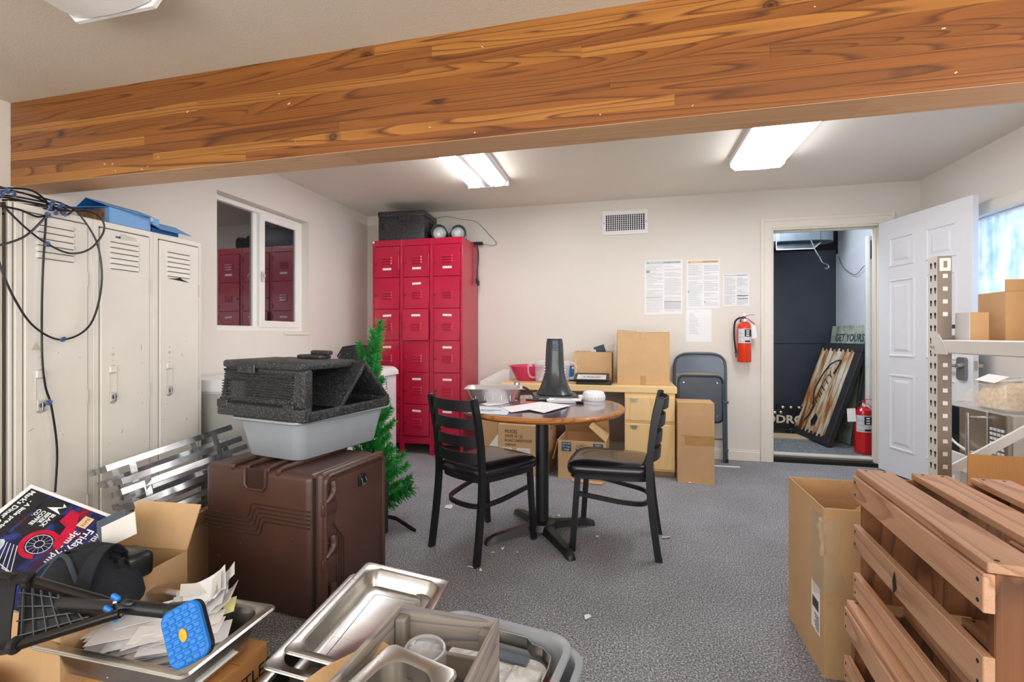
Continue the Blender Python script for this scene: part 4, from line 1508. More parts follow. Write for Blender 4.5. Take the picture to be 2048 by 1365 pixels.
# ------------------------------------------------------------------ scraps on the carpet
for k, (p, w, d, m_) in enumerate((((-.726, 2.154), .035, .012, M_paper), ((-.668, 2.137), .016, .01, M_paper2), ((-.661, 2.33), .02, .013, M_paper), ((-.623, 2.38), .022, .014, M_paper2),
                                   ((-.149, 2.651), .02, .016, M_paper), ((.22, 2.727), .05, .022, M_pgrey), ((-.145, 1.882), .035, .018, M_paper), ((-1.117, 2.879), .06, .05, M_paper),
                                   ((-.40, 2.90), .02, .014, M_paper), ((.48, 3.78), .03, .012, M_paper2), ((-.54, 2.36), .014, .009, M_paper), ((-1.42, 3.65), .02, .014, M_yellow), ((.60, 4.12), .03, .014, M_paper2))):
    a = R(rnd.uniform(0, 180))
    z = .004
    lbs = ('white paper scrap before the left chair', 'small curled scrap beside the paper scrap before the left chair', 'torn scrap at the left table foot tip', 'folded white scrap beside the left table foot', 'white scrap near the right chair front leg', 'flat grey scrap right of the right chair',
           'lone white scrap in the middle of the open carpet', 'square white paper behind the left chair', 'scrap behind the table column', 'scrap before the tall box by the desk', 'tiny scrap by the front of the table base', 'yellowish leaf scrap before the red lockers', 'pale scrap near the folding chair strip')
    pts = [(-w / 2, -d / 2, z), (0, -d / 2 - .002, z + .003), (w / 2, -d / 3, z + .008 * (k % 2)), (w / 2 - .004, d / 2, z + .002), (-w / 4, d / 2, z + .006 * (k % 3 == 0)), (-w / 2 + .003, 0, z)]
    o = obj('paper_scrap', B().prism(pts, (0, 0, .001)), m_, loc=(p[0], p[1], 0), rot=(0, 0, a), smooth=0)
    tag(o, lbs[k], 'scrap', 'scraps on the carpet')
t = thing('dry_leaf', 'small reddish brown litter under the table base right foot', 'scrap', (-.27, 2.50, .0))
obj('shred', B().prism([(-.02, -.01, .004), (.01, -.015, .012), (.025, .005, .006), (0, .018, .010)], (0, 0, .002)), M_card_d, t, smooth=0)
obj('shred', B().prism([(-.03, .0, .008), (-.01, .012, .003), (.0, .028, .012), (-.025, .02, .006)], (0, 0, .002)), M_redd, t, smooth=0)

# ------------------------------------------------------------------ chest freezer, case and small artificial tree
fz = thing('chest_freezer', 'white chest freezer with rounded lid along the left wall', 'freezer', (-2.325, 3.07, 0))
M_fz = mat('white_freezer_enamel', '#eceef0', .02, rough=.3)
obj('cabinet', B().box((-.365, -.735, .04), (.36, .735, .775), .012, 3), M_fz, fz)
obj('lid', B().prism([(-.37, -.74, .782), (.375, -.74, .782), (.375, -.74, .815), (.34, -.74, .845), (.30, -.74, .852), (-.37, -.74, .852)], (0, 1.48, 0)), M_fz, fz, smooth=50)
obj('end_panel', B().box((-.35, -.7375, .05), (.345, -.733, .77), .002), mat('grey_side_enamel', '#b4b3b0', .03, rough=.4), fz)
obj('gasket', B().box((-.355, -.725, .773), (.35, .725, .784)), M_pgrey, fz, smooth=0)
obj('plinth', B().box((-.34, -.70, 0), (.33, .70, .042)), M_blackp, fz, smooth=0)
obj('hinge_bracket', B().box((.02, -.80, .735), (.16, -.735, .765), .005), M_blackp, fz)
text('emblem_lettering', 'TDA', .05, M_greyd, fz, (.361, .55, .68), (R(90), R(-90), R(90)))
t = thing('black_case', 'black hard plastic case with flap latch standing on the freezer', 'case', (-2.27, 3.62, .852), (0, 0, R(8)))
obj('shell', B().prism([(-.11, -.08, 0), (.16, -.08, 0), (.16, -.08, .19), (.10, -.08, .19), (-.06, -.08, .165), (-.105, -.08, .08)], (0, .17, 0)), M_blackp, t, smooth=20)
obj('latch_flap', B().prism([(-.075, -.086, .14), (.03, -.086, .155), (.025, -.086, .10), (.0, -.086, .075), (-.045, -.086, .07)], (0, .007, 0)), M_rubber, t)
obj('button', B().ball((-.02, -.088, .115), .008, 8), M_greyd, t)
obj('rim', B().tube([(-.11, -.083, .09), (-.062, -.083, .17), (.10, -.083, .195)], .007, 6), M_rubber, t)

t = thing('artificial_christmas_tree', 'small green artificial christmas tree without ornaments behind the brown carrier', 'tree', (-1.43, 2.50, 0))
obj('trunk', B().cyl((0, 0, .05), (-.03, 0, .95), .012, .006, 8), mat('brown_trunk', '#4a3a28', .2, rough=.8), t)
for a in (20, 140, 260):
    obj('stand_leg', B().strap([(0, 0, .07), (.12 * math.cos(R(a)), .12 * math.sin(R(a)), .04), (.27 * math.cos(R(a - 25)), .27 * math.sin(R(a - 25)), .006)], .022, .006, (0, 0, 1)), M_blackp, t)


def tuft(L, seed, dens=150):
    """one branch along +x with needles all round"""
    r = random.Random(seed)
    b = B().tube([(0, 0, 0), (L * .5, 0, .008), (L, 0, .03)], [.004, .003, .0015], 5)
    for k in range(dens):
        u = .12 + .88 * (k + r.random()) / dens
        p = Vector((L * u, 0, .03 * u * u))
        a = r.uniform(0, 2 * PI)
        ln = r.uniform(.034, .054) * (1.05 - .35 * u)
        d = Vector((r.uniform(.45, .9), math.cos(a), math.sin(a))).normalized() * ln
        s = d.orthogonal().normalized() * .0030
        b.poly([p + s, p - s, p - s * .4 + d, p + s * .4 + d])
    return b


tb = [obj('branch', tuft(.16 + .05 * k, 5 + k, 170 + 40 * k), M_needle, t, smooth=0) for k in range(3)]
nb = 0
for lv in range(13):
    z = .12 + .067 * lv
    rr = (.25 - .17 * (lv / 12) ** .9) * (.72 if lv in (4, 5, 9) else 1.0)
    nbr = 8 if lv < 8 else 6
    for k in range(nbr):
        a = 360 * k / nbr + lv * 37 + rnd.uniform(-9, 9)
        kk = 2 if rr > .22 else (1 if rr > .15 else 0)
        L0 = .16 + .05 * kk
        loc = (-.03 * z, 0, z)
        rot = (0, R(-12 - 2.0 * lv - rnd.uniform(0, 8)), R(a))
        if nb < 3:
            o = tb[nb]
            o.location, o.rotation_euler = loc, rot
            L0 = .16 + .05 * nb
        else:
            o = like(tb[kk], 'branch', t, loc, rot)
        s_ = rr / L0
        o.scale = (s_, max(.8, s_), max(.8, s_))
        nb += 1
for k, (loc, rot, s_) in enumerate((((-.03, 0, .88), (0, R(-80), R(40)), 1.3), ((-.03, 0, .95), (0, R(-68), R(0)), 1.25), ((-.03, 0, .90), (0, R(-62), R(200)), .9), ((-.02, 0, .86), (0, R(-50), R(-40)), .8))):
    o = like(tb[1], 'branch', t, loc, rot)
    o.scale = (s_, s_, s_)

# ------------------------------------------------------------------ beige lockers on the left
bl = thing('beige_lockers', 'row of three tall worn beige metal lockers along the left wall', 'locker', (-2.42, 1.39, 0))
DW, LZ = .29, 1.668
door0 = None
pr_ = {}
for k in range(3):
    y0 = k * DW
    b = B()
    b.box((-.275, y0, .06), (0, y0 + .014, LZ), .003)
    b.box((-.275, y0 + DW - .014, .06), (0, y0 + DW, LZ), .003)
    b.box((-.275, y0, .06), (-.262, y0 + DW, LZ))
    b.box((-.275, y0, LZ - .03), (0, y0 + DW, LZ), .003)
    b.box((-.012, y0, .06), (0, y0 + .026, LZ - .001), .002)
    b.box((-.012, y0 + DW - .022, .06), (0, y0 + DW, LZ - .002), .002)
    b.box((-.275, y0, .06), (0, y0 + DW, .10), .003)
    obj('body', b, M_beige, bl, smooth=20)
    for y in (y0, y0 + DW - .02):
        for x in (-.275, -.02):
            obj('leg', B().box((x, y, 0), (x + .02, y + .02, .062), .002), M_beige, bl)
    obj('interior_back', B().box((-.03, y0 + .02, .10), (-.02, y0 + DW - .02, LZ - .03)), M_dark, bl, smooth=0)
    d = obj('door', B().box((-.012, y0 + .030, .105), (.006, y0 + DW - .026, LZ - .035), .003), M_beige, bl)
    yc = y0 + DW * .48
    for j in range(6):
        z = 1.455 + .026 * j if k else 1.46 + .028 * j
        w = .15 if k != 1 else .145
        M4 = Euler((0, 0, R(90))).to_matrix().to_4x4()
        if 'lv' not in pr_:
            pr_['lv'] = obj('louver', louver_shape(.15, .018, .009).xf(M4), M_beige, d, loc=(.006, yc, z))
            pr_['sl'] = obj('louver_slot', B().box((.0045, -.066, -.0115), (.0068, .066, -.0090)), M_dark, d, loc=(0, yc, z), smooth=0)
        else:
            like(pr_['lv'], 'louver', d, (.006, yc, z))
            like(pr_['sl'], 'louver_slot', d, (0, yc, z))
    if k == 2:
        obj('torn_louver', B().prism([(.0075, yc - .065, 1.432), (.0075, yc + .062, 1.422), (.0075, yc + .02, 1.434), (.0075, yc + .005, 1.444), (.0075, yc - .02, 1.436)], (.002, 0, 0)), M_dark, d, smooth=0)
    # recessed latch
    zl = .885
    hp = B()
    lp = [(.006, y, z) for y, z in rrect(.042, .19, .02, 5, (y0 + .082, zl))]
    li = [(.010, y, z) for y, z in rrect(.034, .182, .016, 5, (y0 + .082, zl))]
    l2 = [(.004, y, z) for y, z in rrect(.026, .170, .012, 5, (y0 + .082, zl))]
    hp.rings([lp, li, l2], True, False, True)
    h_ = obj('latch_pocket', hp, M_beiged, d)
    obj('pocket_lip', B().box((.004, y0 + .064, zl + .055), (.016, y0 + .10, zl + .088), .004), M_beige, h_)
    obj('lock_plate', B().box((.004, y0 + .066, zl - .085), (.015, y0 + .098, zl - .035), .004), M_beiged, h_)
    obj('lock_dial', B().lathe([(.011, 0), (.010, .006), (.004, .007)], 14, Matrix.Translation((.015, y0 + .082, zl - .06)) @ Euler((0, R(90), 0)).to_matrix().to_4x4()), M_galv, h_)
    obj('lock_lever', B().box((.018, y0 + .079, zl - .082), (.024, y0 + .086, zl - .045), .002), M_galv, h_)
    for z, r_ in ((zl + .115, .004), (zl + .145, .008), (zl + .175, .004)):
        obj('rivet', B().lathe([(r_, 0), (r_ * .8, .002)], 12, Matrix.Translation((.006, y0 + .084, z)) @ Euler((0, R(90), 0)).to_matrix().to_4x4()), M_beiged, d)
    for z in (.35, .84, 1.38):
        obj('hinge', B().box((-.002, y0 + DW - .031, z - .035), (.010, y0 + DW - .024, z + .035), .002), M_beiged, bl)
    b = B()
    for j in range(7):
        y, z = y0 + rnd.uniform(.05, .24), rnd.uniform(.5, 1.1)
        if j < 5:
            b.lathe([(.0018, 0), (.0016, .0004)], 6, Matrix.Translation((.006, y, z)) @ Euler((0, R(90), 0)).to_matrix().to_4x4())
        else:
            b.rbox((.0062, y, z), (.0006, .0012, rnd.uniform(.008, .03)), (R(rnd.uniform(-70, 70)), 0, 0))
    o = obj('scuff_marks', b, M_ink, d, smooth=0)
    o['kind'] = 'stuff'
    if k == 1:
        obj('glue_residue', B().prism([(.0064, y0 + .12, 1.625), (.0064, y0 + .19, 1.615), (.0064, y0 + .20, 1.60), (.0064, y0 + .15, 1.595), (.0064, y0 + .13, 1.575), (.0064, y0 + .11, 1.60)], (.0004, 0, 0)), M_beiged, d, smooth=0)
        obj('number_plate', B().box((.0062, y0 + .095, 1.598), (.0068, y0 + .118, 1.607)), M_greyd, d, smooth=0)
    if k == 0:
        obj('sticker_mark', B().prism([(.0064, y0 + .05, 1.06), (.0064, y0 + .085, 1.06), (.0064, y0 + .068, 1.095)], (.0004, 0, 0)), mat('tan_stain', '#cdbfa2', .1, rough=.6), d, smooth=0)
b2 = thing('beige_locker_column', 'second worn beige locker cut off by the left edge of the picture', 'locker', (-2.42, 1.352, 0))
obj('body', B().box((-.275, -.30, .06), (0, 0, LZ), .004), M_beiged, b2)
obj('door', B().box((-.004, -.28, .10), (.006, -.026, LZ - .035), .003), M_beiged, b2)
obj('leg', B().box((-.27, -.29, 0), (-.01, -.01, .062)), M_beiged, b2)
obj('filler_strip', B().box((-.02, .019, .0), (-.004, .033, LZ), .003), M_beige, b2)
obj('gap_backing', B().box((-.27, .002, .0), (-.25, .036, LZ)), M_dark, b2, smooth=0)

# blue cartons on the lockers
t = thing('blue_box', 'blue cardboard box with peaked open lid on top of the beige lockers', 'box', (-2.53, 1.83, LZ + .001), (0, 0, 0))
M_blc = mat('sky_blue_card', '#6fa3d8', .06, 4, rough=.5)
M_blc2 = mat('deep_blue_card', '#2a6fb5', .08, 4, rough=.5)
b = B()
b.box((-.10, -.075, 0), (.105, .128, .004))
b.box((.101, -.075, 0), (.105, .128, .075))
b.box((-.10, -.075, 0), (-.096, .128, .075))
b.box((-.10, .124, 0), (.105, .128, .075))
b.box((-.10, -.075, 0), (.105, -.071, .075))
obj('body', b, M_blc, t, smooth=0)
obj('lid', B().sheet([(.105, -.075, .078), (.135, .128, .066), (-.02, .16, .118), (-.03, -.085, .125)], .003), M_blc, t, smooth=0)
obj('lid_flap', B().sheet([(-.03, -.085, .125), (-.02, .16, .118), (-.10, .13, .085), (-.10, -.08, .085)], .003), M_blc2, t, smooth=0)
obj('side_flap', B().sheet([(.10, -.076, .075), (-.10, -.076, .075), (-.03, -.20, .045), (.03, -.20, .045)], .003), M_blc2, t, smooth=0)
obj('lid_tab', B().sheet([(.12, .128, .068), (.135, .150, .066), (.136, .150, .030), (.121, .128, .036)], .003), M_blc, t, smooth=0)
p = obj('photo_print', B().box((-.09, -.0775, .008), (.075, -.0752, .066)), mat('food_photo_print', '#6a4a32', .7, 40, rough=.5, col2='#c58a4c'), t, smooth=0)
obj('front_face', B().box((.1052, -.076, .0), (.1062, .124, .074)), M_blc, t, smooth=0)
t = thing('blue_box', 'flat blue cardboard sleeve beside the peaked blue box on the beige lockers', 'box', (-2.53, 2.06, LZ + .001))
obj('body', B().box((-.10, -.075, 0), (.08, .08, .03), .002), M_blc2, t, smooth=0)
obj('flap', B().sheet([(.06, -.095, .062), (.06, .085, .06), (.13, .115, .018), (.13, -.065, .02)], .003), M_blc, t, smooth=0)
obj('flap', B().sheet([(.06, -.095, .062), (.06, .085, .06), (-.09, .07, .03), (-.09, -.07, .03)], .003), M_blc, t, smooth=0)

# tangle of network cables hung over the locker tops
t = thing('cable_bundle', 'tangle of black cables with blue ends draped over the beige lockers', 'cable', (-2.42, 1.40, LZ))


def cpath(pts, n=6):
    return smooth_path([(p[0] + 2.42, p[1] - 1.40, p[2] - LZ) for p in pts], n)


cords = [
    [(-2.400, 1.554, 1.697), (-2.380, 1.599, 1.663), (-2.370, 1.664, 1.541), (-2.370, 1.681, 1.357), (-2.370, 1.633, 1.170), (-2.370, 1.525, 1.103), (-2.370, 1.427, 1.155), (-2.370, 1.362, 1.264), (-2.370, 1.315, 1.397), (-2.370, 1.278, 1.564)],
    [(-2.380, 1.473, 1.643), (-2.380, 1.459, 1.355), (-2.380, 1.457, 1.061), (-2.380, 1.468, 0.913), (-2.380, 1.491, 0.815), (-2.380, 1.511, 0.629), (-2.380, 1.504, 0.448)],
    [(-2.400, 1.332, 1.647), (-2.380, 1.400, 1.563), (-2.370, 1.471, 1.508), (-2.360, 1.547, 1.481), (-2.360, 1.626, 1.515), (-2.360, 1.682, 1.602), (-2.360, 1.674, 1.662), (-2.370, 1.622, 1.685), (-2.380, 1.541, 1.666)],
    [(-2.380, 1.477, 1.633), (-2.360, 1.405, 1.542), (-2.360, 1.356, 1.498), (-2.360, 1.280, 1.458)],
    [(-2.400, 1.332, 1.633), (-2.390, 1.389, 1.632), (-2.380, 1.442, 1.616), (-2.380, 1.482, 1.638)],
]
for k, c in enumerate(cords):
    obj('cord', B().tube(cpath(c), .0042, 7), M_blackp, t)
for k in range(11):
    z1, z2 = 372 + 4 * k, 398 + 3.4 * k
    y = rnd.uniform(-.02, .02)
    a = Vector((-2.420, 1.313, 1.692)) + Vector((rnd.uniform(-.1, .05), 0, -.012 * k + .02))
    m1 = Vector((-2.420, 1.423, 1.705)) + Vector((rnd.uniform(-.1, .04), 0, -.010 * k + .03))
    e = Vector((-2.400, 1.520, 1.688)) + Vector((rnd.uniform(-.08, .03), rnd.uniform(-.04, .04), -.004 * k + .015))
    obj('cord', B().tube(cpath([a, m1, e, e + Vector((-.05, .03, -.01))]), .0042, 6), M_blackp, t)
M_bluend = mat('blue_cable_tie', '#4d6290', .2, 60, rough=.4)
for p in ((-2.362, 1.522, 1.105), (-2.372, 1.477, 0.838), (-2.365, 1.467, 1.507), (-2.375, 1.474, 1.632), (-2.380, 1.486, 1.667), (-2.380, 1.507, 1.651), (-2.380, 1.526, 1.684), (-2.380, 1.537, 1.652), (-2.380, 1.344, 1.695), (-2.380, 1.364, 1.689), (-2.380, 1.326, 1.677), (-2.390, 1.501, 1.693)):
    p = Vector(p) - Vector((-2.42, 1.40, LZ))
    a = rnd.uniform(0, 3)
    b = B()
    for q in range(3):
        d = Vector((rnd.uniform(.2, 1), math.cos(a + q), math.sin(a + q))).normalized() * .012
        b.cyl(p - d, p + d, .0046, .004, 7)
    obj('connector', b, M_bluend, t)

# ------------------------------------------------------------------ brown insulated food carrier, grey tub, black folding foam carrier
cr = thing('food_carrier', 'large brown plastic insulated food carrier with hinged front door on the carpet', 'food carrier', (-1.438, 1.832, 0), (0, 0, R(-6.5)))
M_brown_d = mat('dark_brown_polyethylene', '#35211a', .1, 6, rough=.4)
obj('body', B().box((-.30, -.21, .0), (.276, .21, .575), .028, 4), M_brown, cr, smooth=40)
b = B()
for k in range(5):
    z1, z2 = .372 - .0165 * k, .432 - .0165 * k
    xa = -.055 + .016 * k
    b.tube([(-.297, -.2105, z1), (xa, -.2105, z1), (xa + .012, -.2105, z1 + .012), (xa + .022, -.2105, z2 - .012), (xa + .036, -.2105, z2), (.272, -.2105, z2)], .0026, 6)
obj('groove_lines', b, M_brown_d, cr)
b = B().box((-.055, -.214, .492), (.045, -.206, .577), .004)
obj('handle_pocket', b, M_brown_d, cr)
b = B().tube([(-.06, -.213, .58), (-.06, -.215, .51), (-.045, -.216, .492), (.035, -.216, .492), (.05, -.215, .51), (.05, -.213, .58)], .006, 8)
obj('pocket_rim', b, M_brown, cr)
b = B()
for x in (-.14, -.06, .05, .11):
    b.tube(smooth_path([(x, -.20, .560), (x, -.196, .580), (x + .005, -.10, .584), (x + .005, .19, .584)], 4), .011, 8)
obj('top_ribs', b, M_brown, cr)
b = B().box((-.14, -.085, .565), (-.07, .0, .592), .012, 3)
obj('rib_end', b, M_brown, cr)
obj('door_shadow_gap', B().box((.255, -.195, .02), (.29, .195, .56)), M_dark, cr, smooth=0)  # dark core paints the shadow gap between body and door
d = obj('door', B().box((.287, -.205, .012), (.325, .205, .585), .018, 3), M_brown, cr, smooth=40)
obj('door_rim', B().tube([(.326, y, z + .30) for y, z in rrect(.375, .535, .03, 5)], .011, 8, True), M_brown, d)
obj('door_panel', B().box((.320, -.135, .035), (.330, .178, .548), .009, 2), M_brown, d)
b = B()
for k in range(4):
    y = -.128 + .014 * k
    z = .345 - .018 * k
    b.tube([(.3305, y, .05), (.3305, y, z), (.3300, y - .02, z + .03)], .0022, 6)
    b.tube([(.3255, -.20, .325 - .016 * k), (.3255, -.145, .325 - .016 * k)], .0022, 6)
obj('groove_lines', b, M_brown_d, d)
for z in (.47, .255, .07):
    h_ = obj('hinge', B().box((.318, -.205, z - .055), (.334, -.125, z - .004), .007, 2), M_brown, d)
    obj('hinge_knuckle', B().tube(smooth_path([(.330, -.185, z + .0), (.336, -.165, z + .02), (.336, -.150, z + .04), (.330, -.150, z + .075)], 4), [.012] * 4 + [.014] * 8 + [.012], 10), M_brown, h_)
lt_ = obj('latch', B().box((.328, .005, .475), (.342, .045, .525), .005, 2), M_blackp, d)
obj('latch_hook', B().tube([(.342, .012, .51), (.350, .012, .49), (.350, .038, .49), (.342, .038, .51)], .004, 6), M_blackp, lt_)
obj('latch_ring', B().box((.341, .015, .478), (.346, .035, .486)), M_chrome, lt_)
obj('side_latch_strip', B().box((.255, .203, .19), (.335, .222, .44), .006), M_blackp, cr)
b = B()
r_ = random.Random(4)
for k in range(6):
    x, z = r_.uniform(-.25, .27), r_.uniform(.06, .38)
    b.rbox((x, -.2103, z), (r_.uniform(.006, .016), .0006, .0008), (0, R(r_.uniform(-50, 50)), 0))
for k in range(5):
    y, z = r_.uniform(-.1, .16), r_.uniform(.06, .4)
    b.rbox((.3303, y, z), (.0006, r_.uniform(.005, .012), .0008), (R(r_.uniform(-60, 60)), 0, 0))
obj('scratches', b, mat('pale_scratches', '#8d7668', .2, rough=.6), cr, smooth=0)['kind'] = 'stuff'

tu = thing('bus_tub', 'light grey plastic bus tub standing on the brown food carrier', 'tub', (-1.433, 1.965, .594), (0, 0, R(-11)))


def tub(t, w, d, h, m, r=.05, th=.004):
    lo = []
    for z, k in ((0, 0), (.004, .004), (h * .5, .018), (h - .012, .032), (h - .012, .052), (h - .008, .056), (h, .054), (h, .036), (h - .01, .030), (h * .5, .014), (.008, .0)):
        lo.append(rect_loop(w - .07 + 2 * k, d - .07 + 2 * k, r, z, 6))
    return obj('basin', B().rings(lo), m, t, smooth=50)


tub(tu, .39, .55, .172, M_grey)
for k in range(3):
    obj('rim_slot', B().box((-.10 + .085 * k - .006, -.262, .138), (-.10 + .085 * k + .006, -.252, .152), .001), M_greyd, tu)
obj('handle_notch', B().box((.176, -.05, .150), (.202, .09, .163), .004), M_grey, tu)

ep = thing('folding_foam_carrier', 'black foam carrier with folded lids and open end lying on the grey tub', 'carrier', (-1.469, 1.955, .768), (R(.5), R(.8), R(-10)))
b = B()
b.box((-.265, -.27, 0), (.265, .27, .022), .008, 2)
b.box((-.265, -.27, .0), (.265, -.225, .062), .010, 2)
b.box((-.265, .235, .0), (.265, .27, .062), .010, 2)
b.box((-.265, -.27, .0), (-.225, .27, .062), .010, 2)
b.box((.25, -.27, .0), (.265, .27, .045), .006, 2)
obj('base_tray', b, M_epp, ep)
b = B().prism([(-.252, -.262, .058), (.252, -.262, .058), (.242, -.250, .215), (-.232, -.250, .215)], (0, .042, 0))
bmesh.ops.bevel(b.bm, geom=b.bm.edges[:], offset=.006, segments=2, profile=.5, affect='EDGES')
fw = obj('front_wall', b, M_epp, ep)
b = B()
for k in range(10):
    z = .088 + .0115 * k
    xl = -.225 if k > 5 else -.10
    b.box((xl, -.270 + .0007 * k, z), (.19, -.255, z + .0062), .002)
obj('ribs', b, M_epp, fw)
b = B()
for k in range(6):
    b.box((-.236 + .001 * k, -.270, .088 + .0125 * k), (-.205, -.255, .094 + .0125 * k), .002)
obj('side_ribs', b, M_epp, fw)
b = B().box((.145, -.273, .03), (.205, -.262, .075), .004)
b.box((-.262, -.273, .035), (-.195, -.262, .07), .004)
obj('lock_tab', b, M_epp, ep)
b = B().box((-.17, -.2735, .058), (.145, -.266, .065))
b.box((.205, -.2735, .055), (.25, -.266, .062))
b.box((-.235, -.2575, .198), (-.14, -.246, .206))
obj('seam_gap', b, M_dark, ep, smooth=0)
b = B().box((-.238, -.262, .212), (.245, .02, .244), .010, 2)
b.box((-.14, -.266, .190), (-.03, -.255, .236), .004)
obj('lid_front', b, M_epp, ep)
b = B().box((-.238, .02, .210), (.20, .10, .240), .008, 2)
obj('lid_rear', b, M_epp, ep)
q = [(-.23, .09, .236), (.262, .09, .236), (.262, -.075, .040), (-.23, -.075, .040)]
b = B().sheet(q, .022)
bmesh.ops.bevel(b.bm, geom=b.bm.edges[:], offset=.006, segments=2, profile=.5, affect='EDGES')
obj('inner_flap', b, M_epp, ep)
q = [(-.24, .095, .240), (.264, .095, .240), (.264, .262, .055), (-.24, .262, .055)]
b = B().sheet(q, -.022)
bmesh.ops.bevel(b.bm, geom=b.bm.edges[:], offset=.006, segments=2, profile=.5, affect='EDGES')
obj('sloping_panel', b, M_epp, ep)
obj('front_post', B().box((.218, -.258, .05), (.256, -.215, .216), .010, 2), M_epp, ep)
b = B().box((-.06, -.02, .243), (.085, .06, .262), .008, 2)
obj('handle_plate', b, M_epp, ep)
obj('handle', B().box((-.015, .02, .26), (.10, .055, .282), .008, 2), M_epp, ep)

# ------------------------------------------------------------------ chrome chafing-dish racks heaped by the lockers
def chafing_rack(label, loc, rot, seed):
    t = thing('chafing_rack', label, 'rack', loc, rot, 'chrome racks heaped by the beige lockers')
    L, Wd, H = .50, .30, .16
    for s in (-1, 1):
        p = smooth_path([(-L / 2, s * Wd / 2, 0), (-.15, s * Wd / 2, 0), (-.12, s * (Wd / 2 + .006), 0), (-.09, s * (Wd / 2 + .018), 0), (0, s * (Wd / 2 + .02), 0), (.09, s * (Wd / 2 + .018), 0), (.12, s * (Wd / 2 + .006), 0), (.15, s * Wd / 2, 0), (L / 2, s * Wd / 2, 0)], 3)
        obj('side_bar', B().strap(p, .026, .0025, (0, 0, 1)), M_rackchrome, t)
        p = smooth_path([(s * L / 2, -Wd / 2, 0), (s * L / 2, -.06, 0), (s * (L / 2 + .018), -.03, 0), (s * (L / 2 + .018), .03, 0), (s * L / 2, .06, 0), (s * L / 2, Wd / 2, 0)], 3)
        obj('end_bar', B().strap(p, .026, .0025, (0, 0, 1)), M_rackchrome, t)
        for sx in (-1, 1):
            x = sx * .165
            obj('leg', B().strap([(x, s * (Wd / 2 - .002), .013), (x, s * (Wd / 2 - .004), -.03), (x * 1.06, s * (Wd / 2 - .02), -H), (x * .98, s * (Wd / 2 - .05), -H - .004)], .024, .0025, (1, 0, 0)), M_rackchrome, t)
    for x in (-.13, .13):
        obj('cross_strap', B().strap([(x, -Wd / 2 + .03, -H), (x, Wd / 2 - .03, -H)], .022, .0025, (1, 0, 0)), M_rackchrome, t)
    for s in (-1, 1):
        obj('lower_bar', B().strap([(-.17, s * (Wd / 2 - .03), -H + .02), (.17, s * (Wd / 2 - .03), -H + .02)], .018, .0025, (0, 0, 1)), M_rackchrome, t)
    return t


_ra, _rn = Vector((.36, .915, .19)).normalized(), Vector((-.31, -.08, .94))
_ry = _rn.cross(_ra).normalized()
_rz = _ra.cross(_ry)
rackrot = Matrix((_ra, _ry, _rz)).transposed().to_euler()
for k, (dx, dy, dz, e) in enumerate(((0, 0, 0, 0), (.045, .01, -.052, 2), (.08, .02, -.10, -2), (.11, .02, -.15, 1))):
    lb = ('topmost of the heaped chrome chafing racks, leaning highest on the lockers', 'second chrome chafing rack from the top of the heap', 'third chrome chafing rack down in the heap', 'lowest chrome chafing rack, lying in the open carton')[k]
    chafing_rack(lb, (-2.145 + dx, 1.80 + dy, .575 + dz), (rackrot[0] + R(e), rackrot[1] + R(e * .4), rackrot[2] + R(2 * e)), k)

# ------------------------------------------------------------------ open cartons in the near left corner
c1 = carton('cardboard_box', 'open brown carton holding the poster and the black pad at the near left', (.62, .42, .33), (-1.86, 1.17, 0), R(4), M_card, top='open')
flap(c1, (-.31, .21, .33), (.06, .21, .33), .06, 20, (0, 1, 0), M_card, taper=.06)
flap(c1, (.03, .21, .33), (.31, .21, .33), .16, 24, (0, 1, 0), M_card_l)
flap(c1, (-.31, -.21, .33), (-.02, -.21, .33), .09, 25, (0, -1, 0), M_card_d, taper=.1)
c2 = carton('cardboard_box', 'open brown carton behind the first one, holding the chrome racks', (.44, .40, .26), (-2.10, 1.68, 0), R(2), M_card, top='open')
flap(c2, (.22, -.20, .26), (.22, .20, .26), .12, 40, (1, 0, 0), M_card)
c3 = carton('cardboard_box', 'closed carton under the pan of papers at the left edge of the picture', (.36, .36, .20), (-1.84, .76, 0), R(-14), M_card_d)

# poster
P0, P1, P2 = Vector((-2.040, 1.217, 0.594)), Vector((-1.786, 1.340, 0.447)), Vector((-1.933, 1.037, 0.424))
ux, uy = (P1 - P0), (P0 - P2)
PW, PH = .37, .43
po = thing('poster', 'dark printed event poster with a red motorcycle tilted in the open carton', 'poster', P0)
uxn = ux.normalized()
nz = uxn.cross(uy).normalized()
po.rotation_euler = Matrix((uxn, nz.cross(uxn), nz)).transposed().to_euler()
W_, H_ = ux.length * 1.0, .36


def poster_mat():
    t = NT('poster_print')
    v = t.coord()
    f = t.noise(v, 7, 4, .6, 1.5)
    g = t.noise(v, 11, 3, .6, .5)
    c = t.ramp(f, [(.32, C('#0c0a12')), (.46, C('#1b1a3c')), (.55, C('#2a3f86')), (.62, C('#5a1a30')), (.72, C('#a81832'))])
    c = t.mix(t.ramp(g, [(.45, (0, 0, 0, 1)), (.75, (.75, .75, .75, 1))]), c, C('#191326'))
    t.l(c, t.p.inputs['Base Color'])
    t.set(rough=.3)
    return t.m


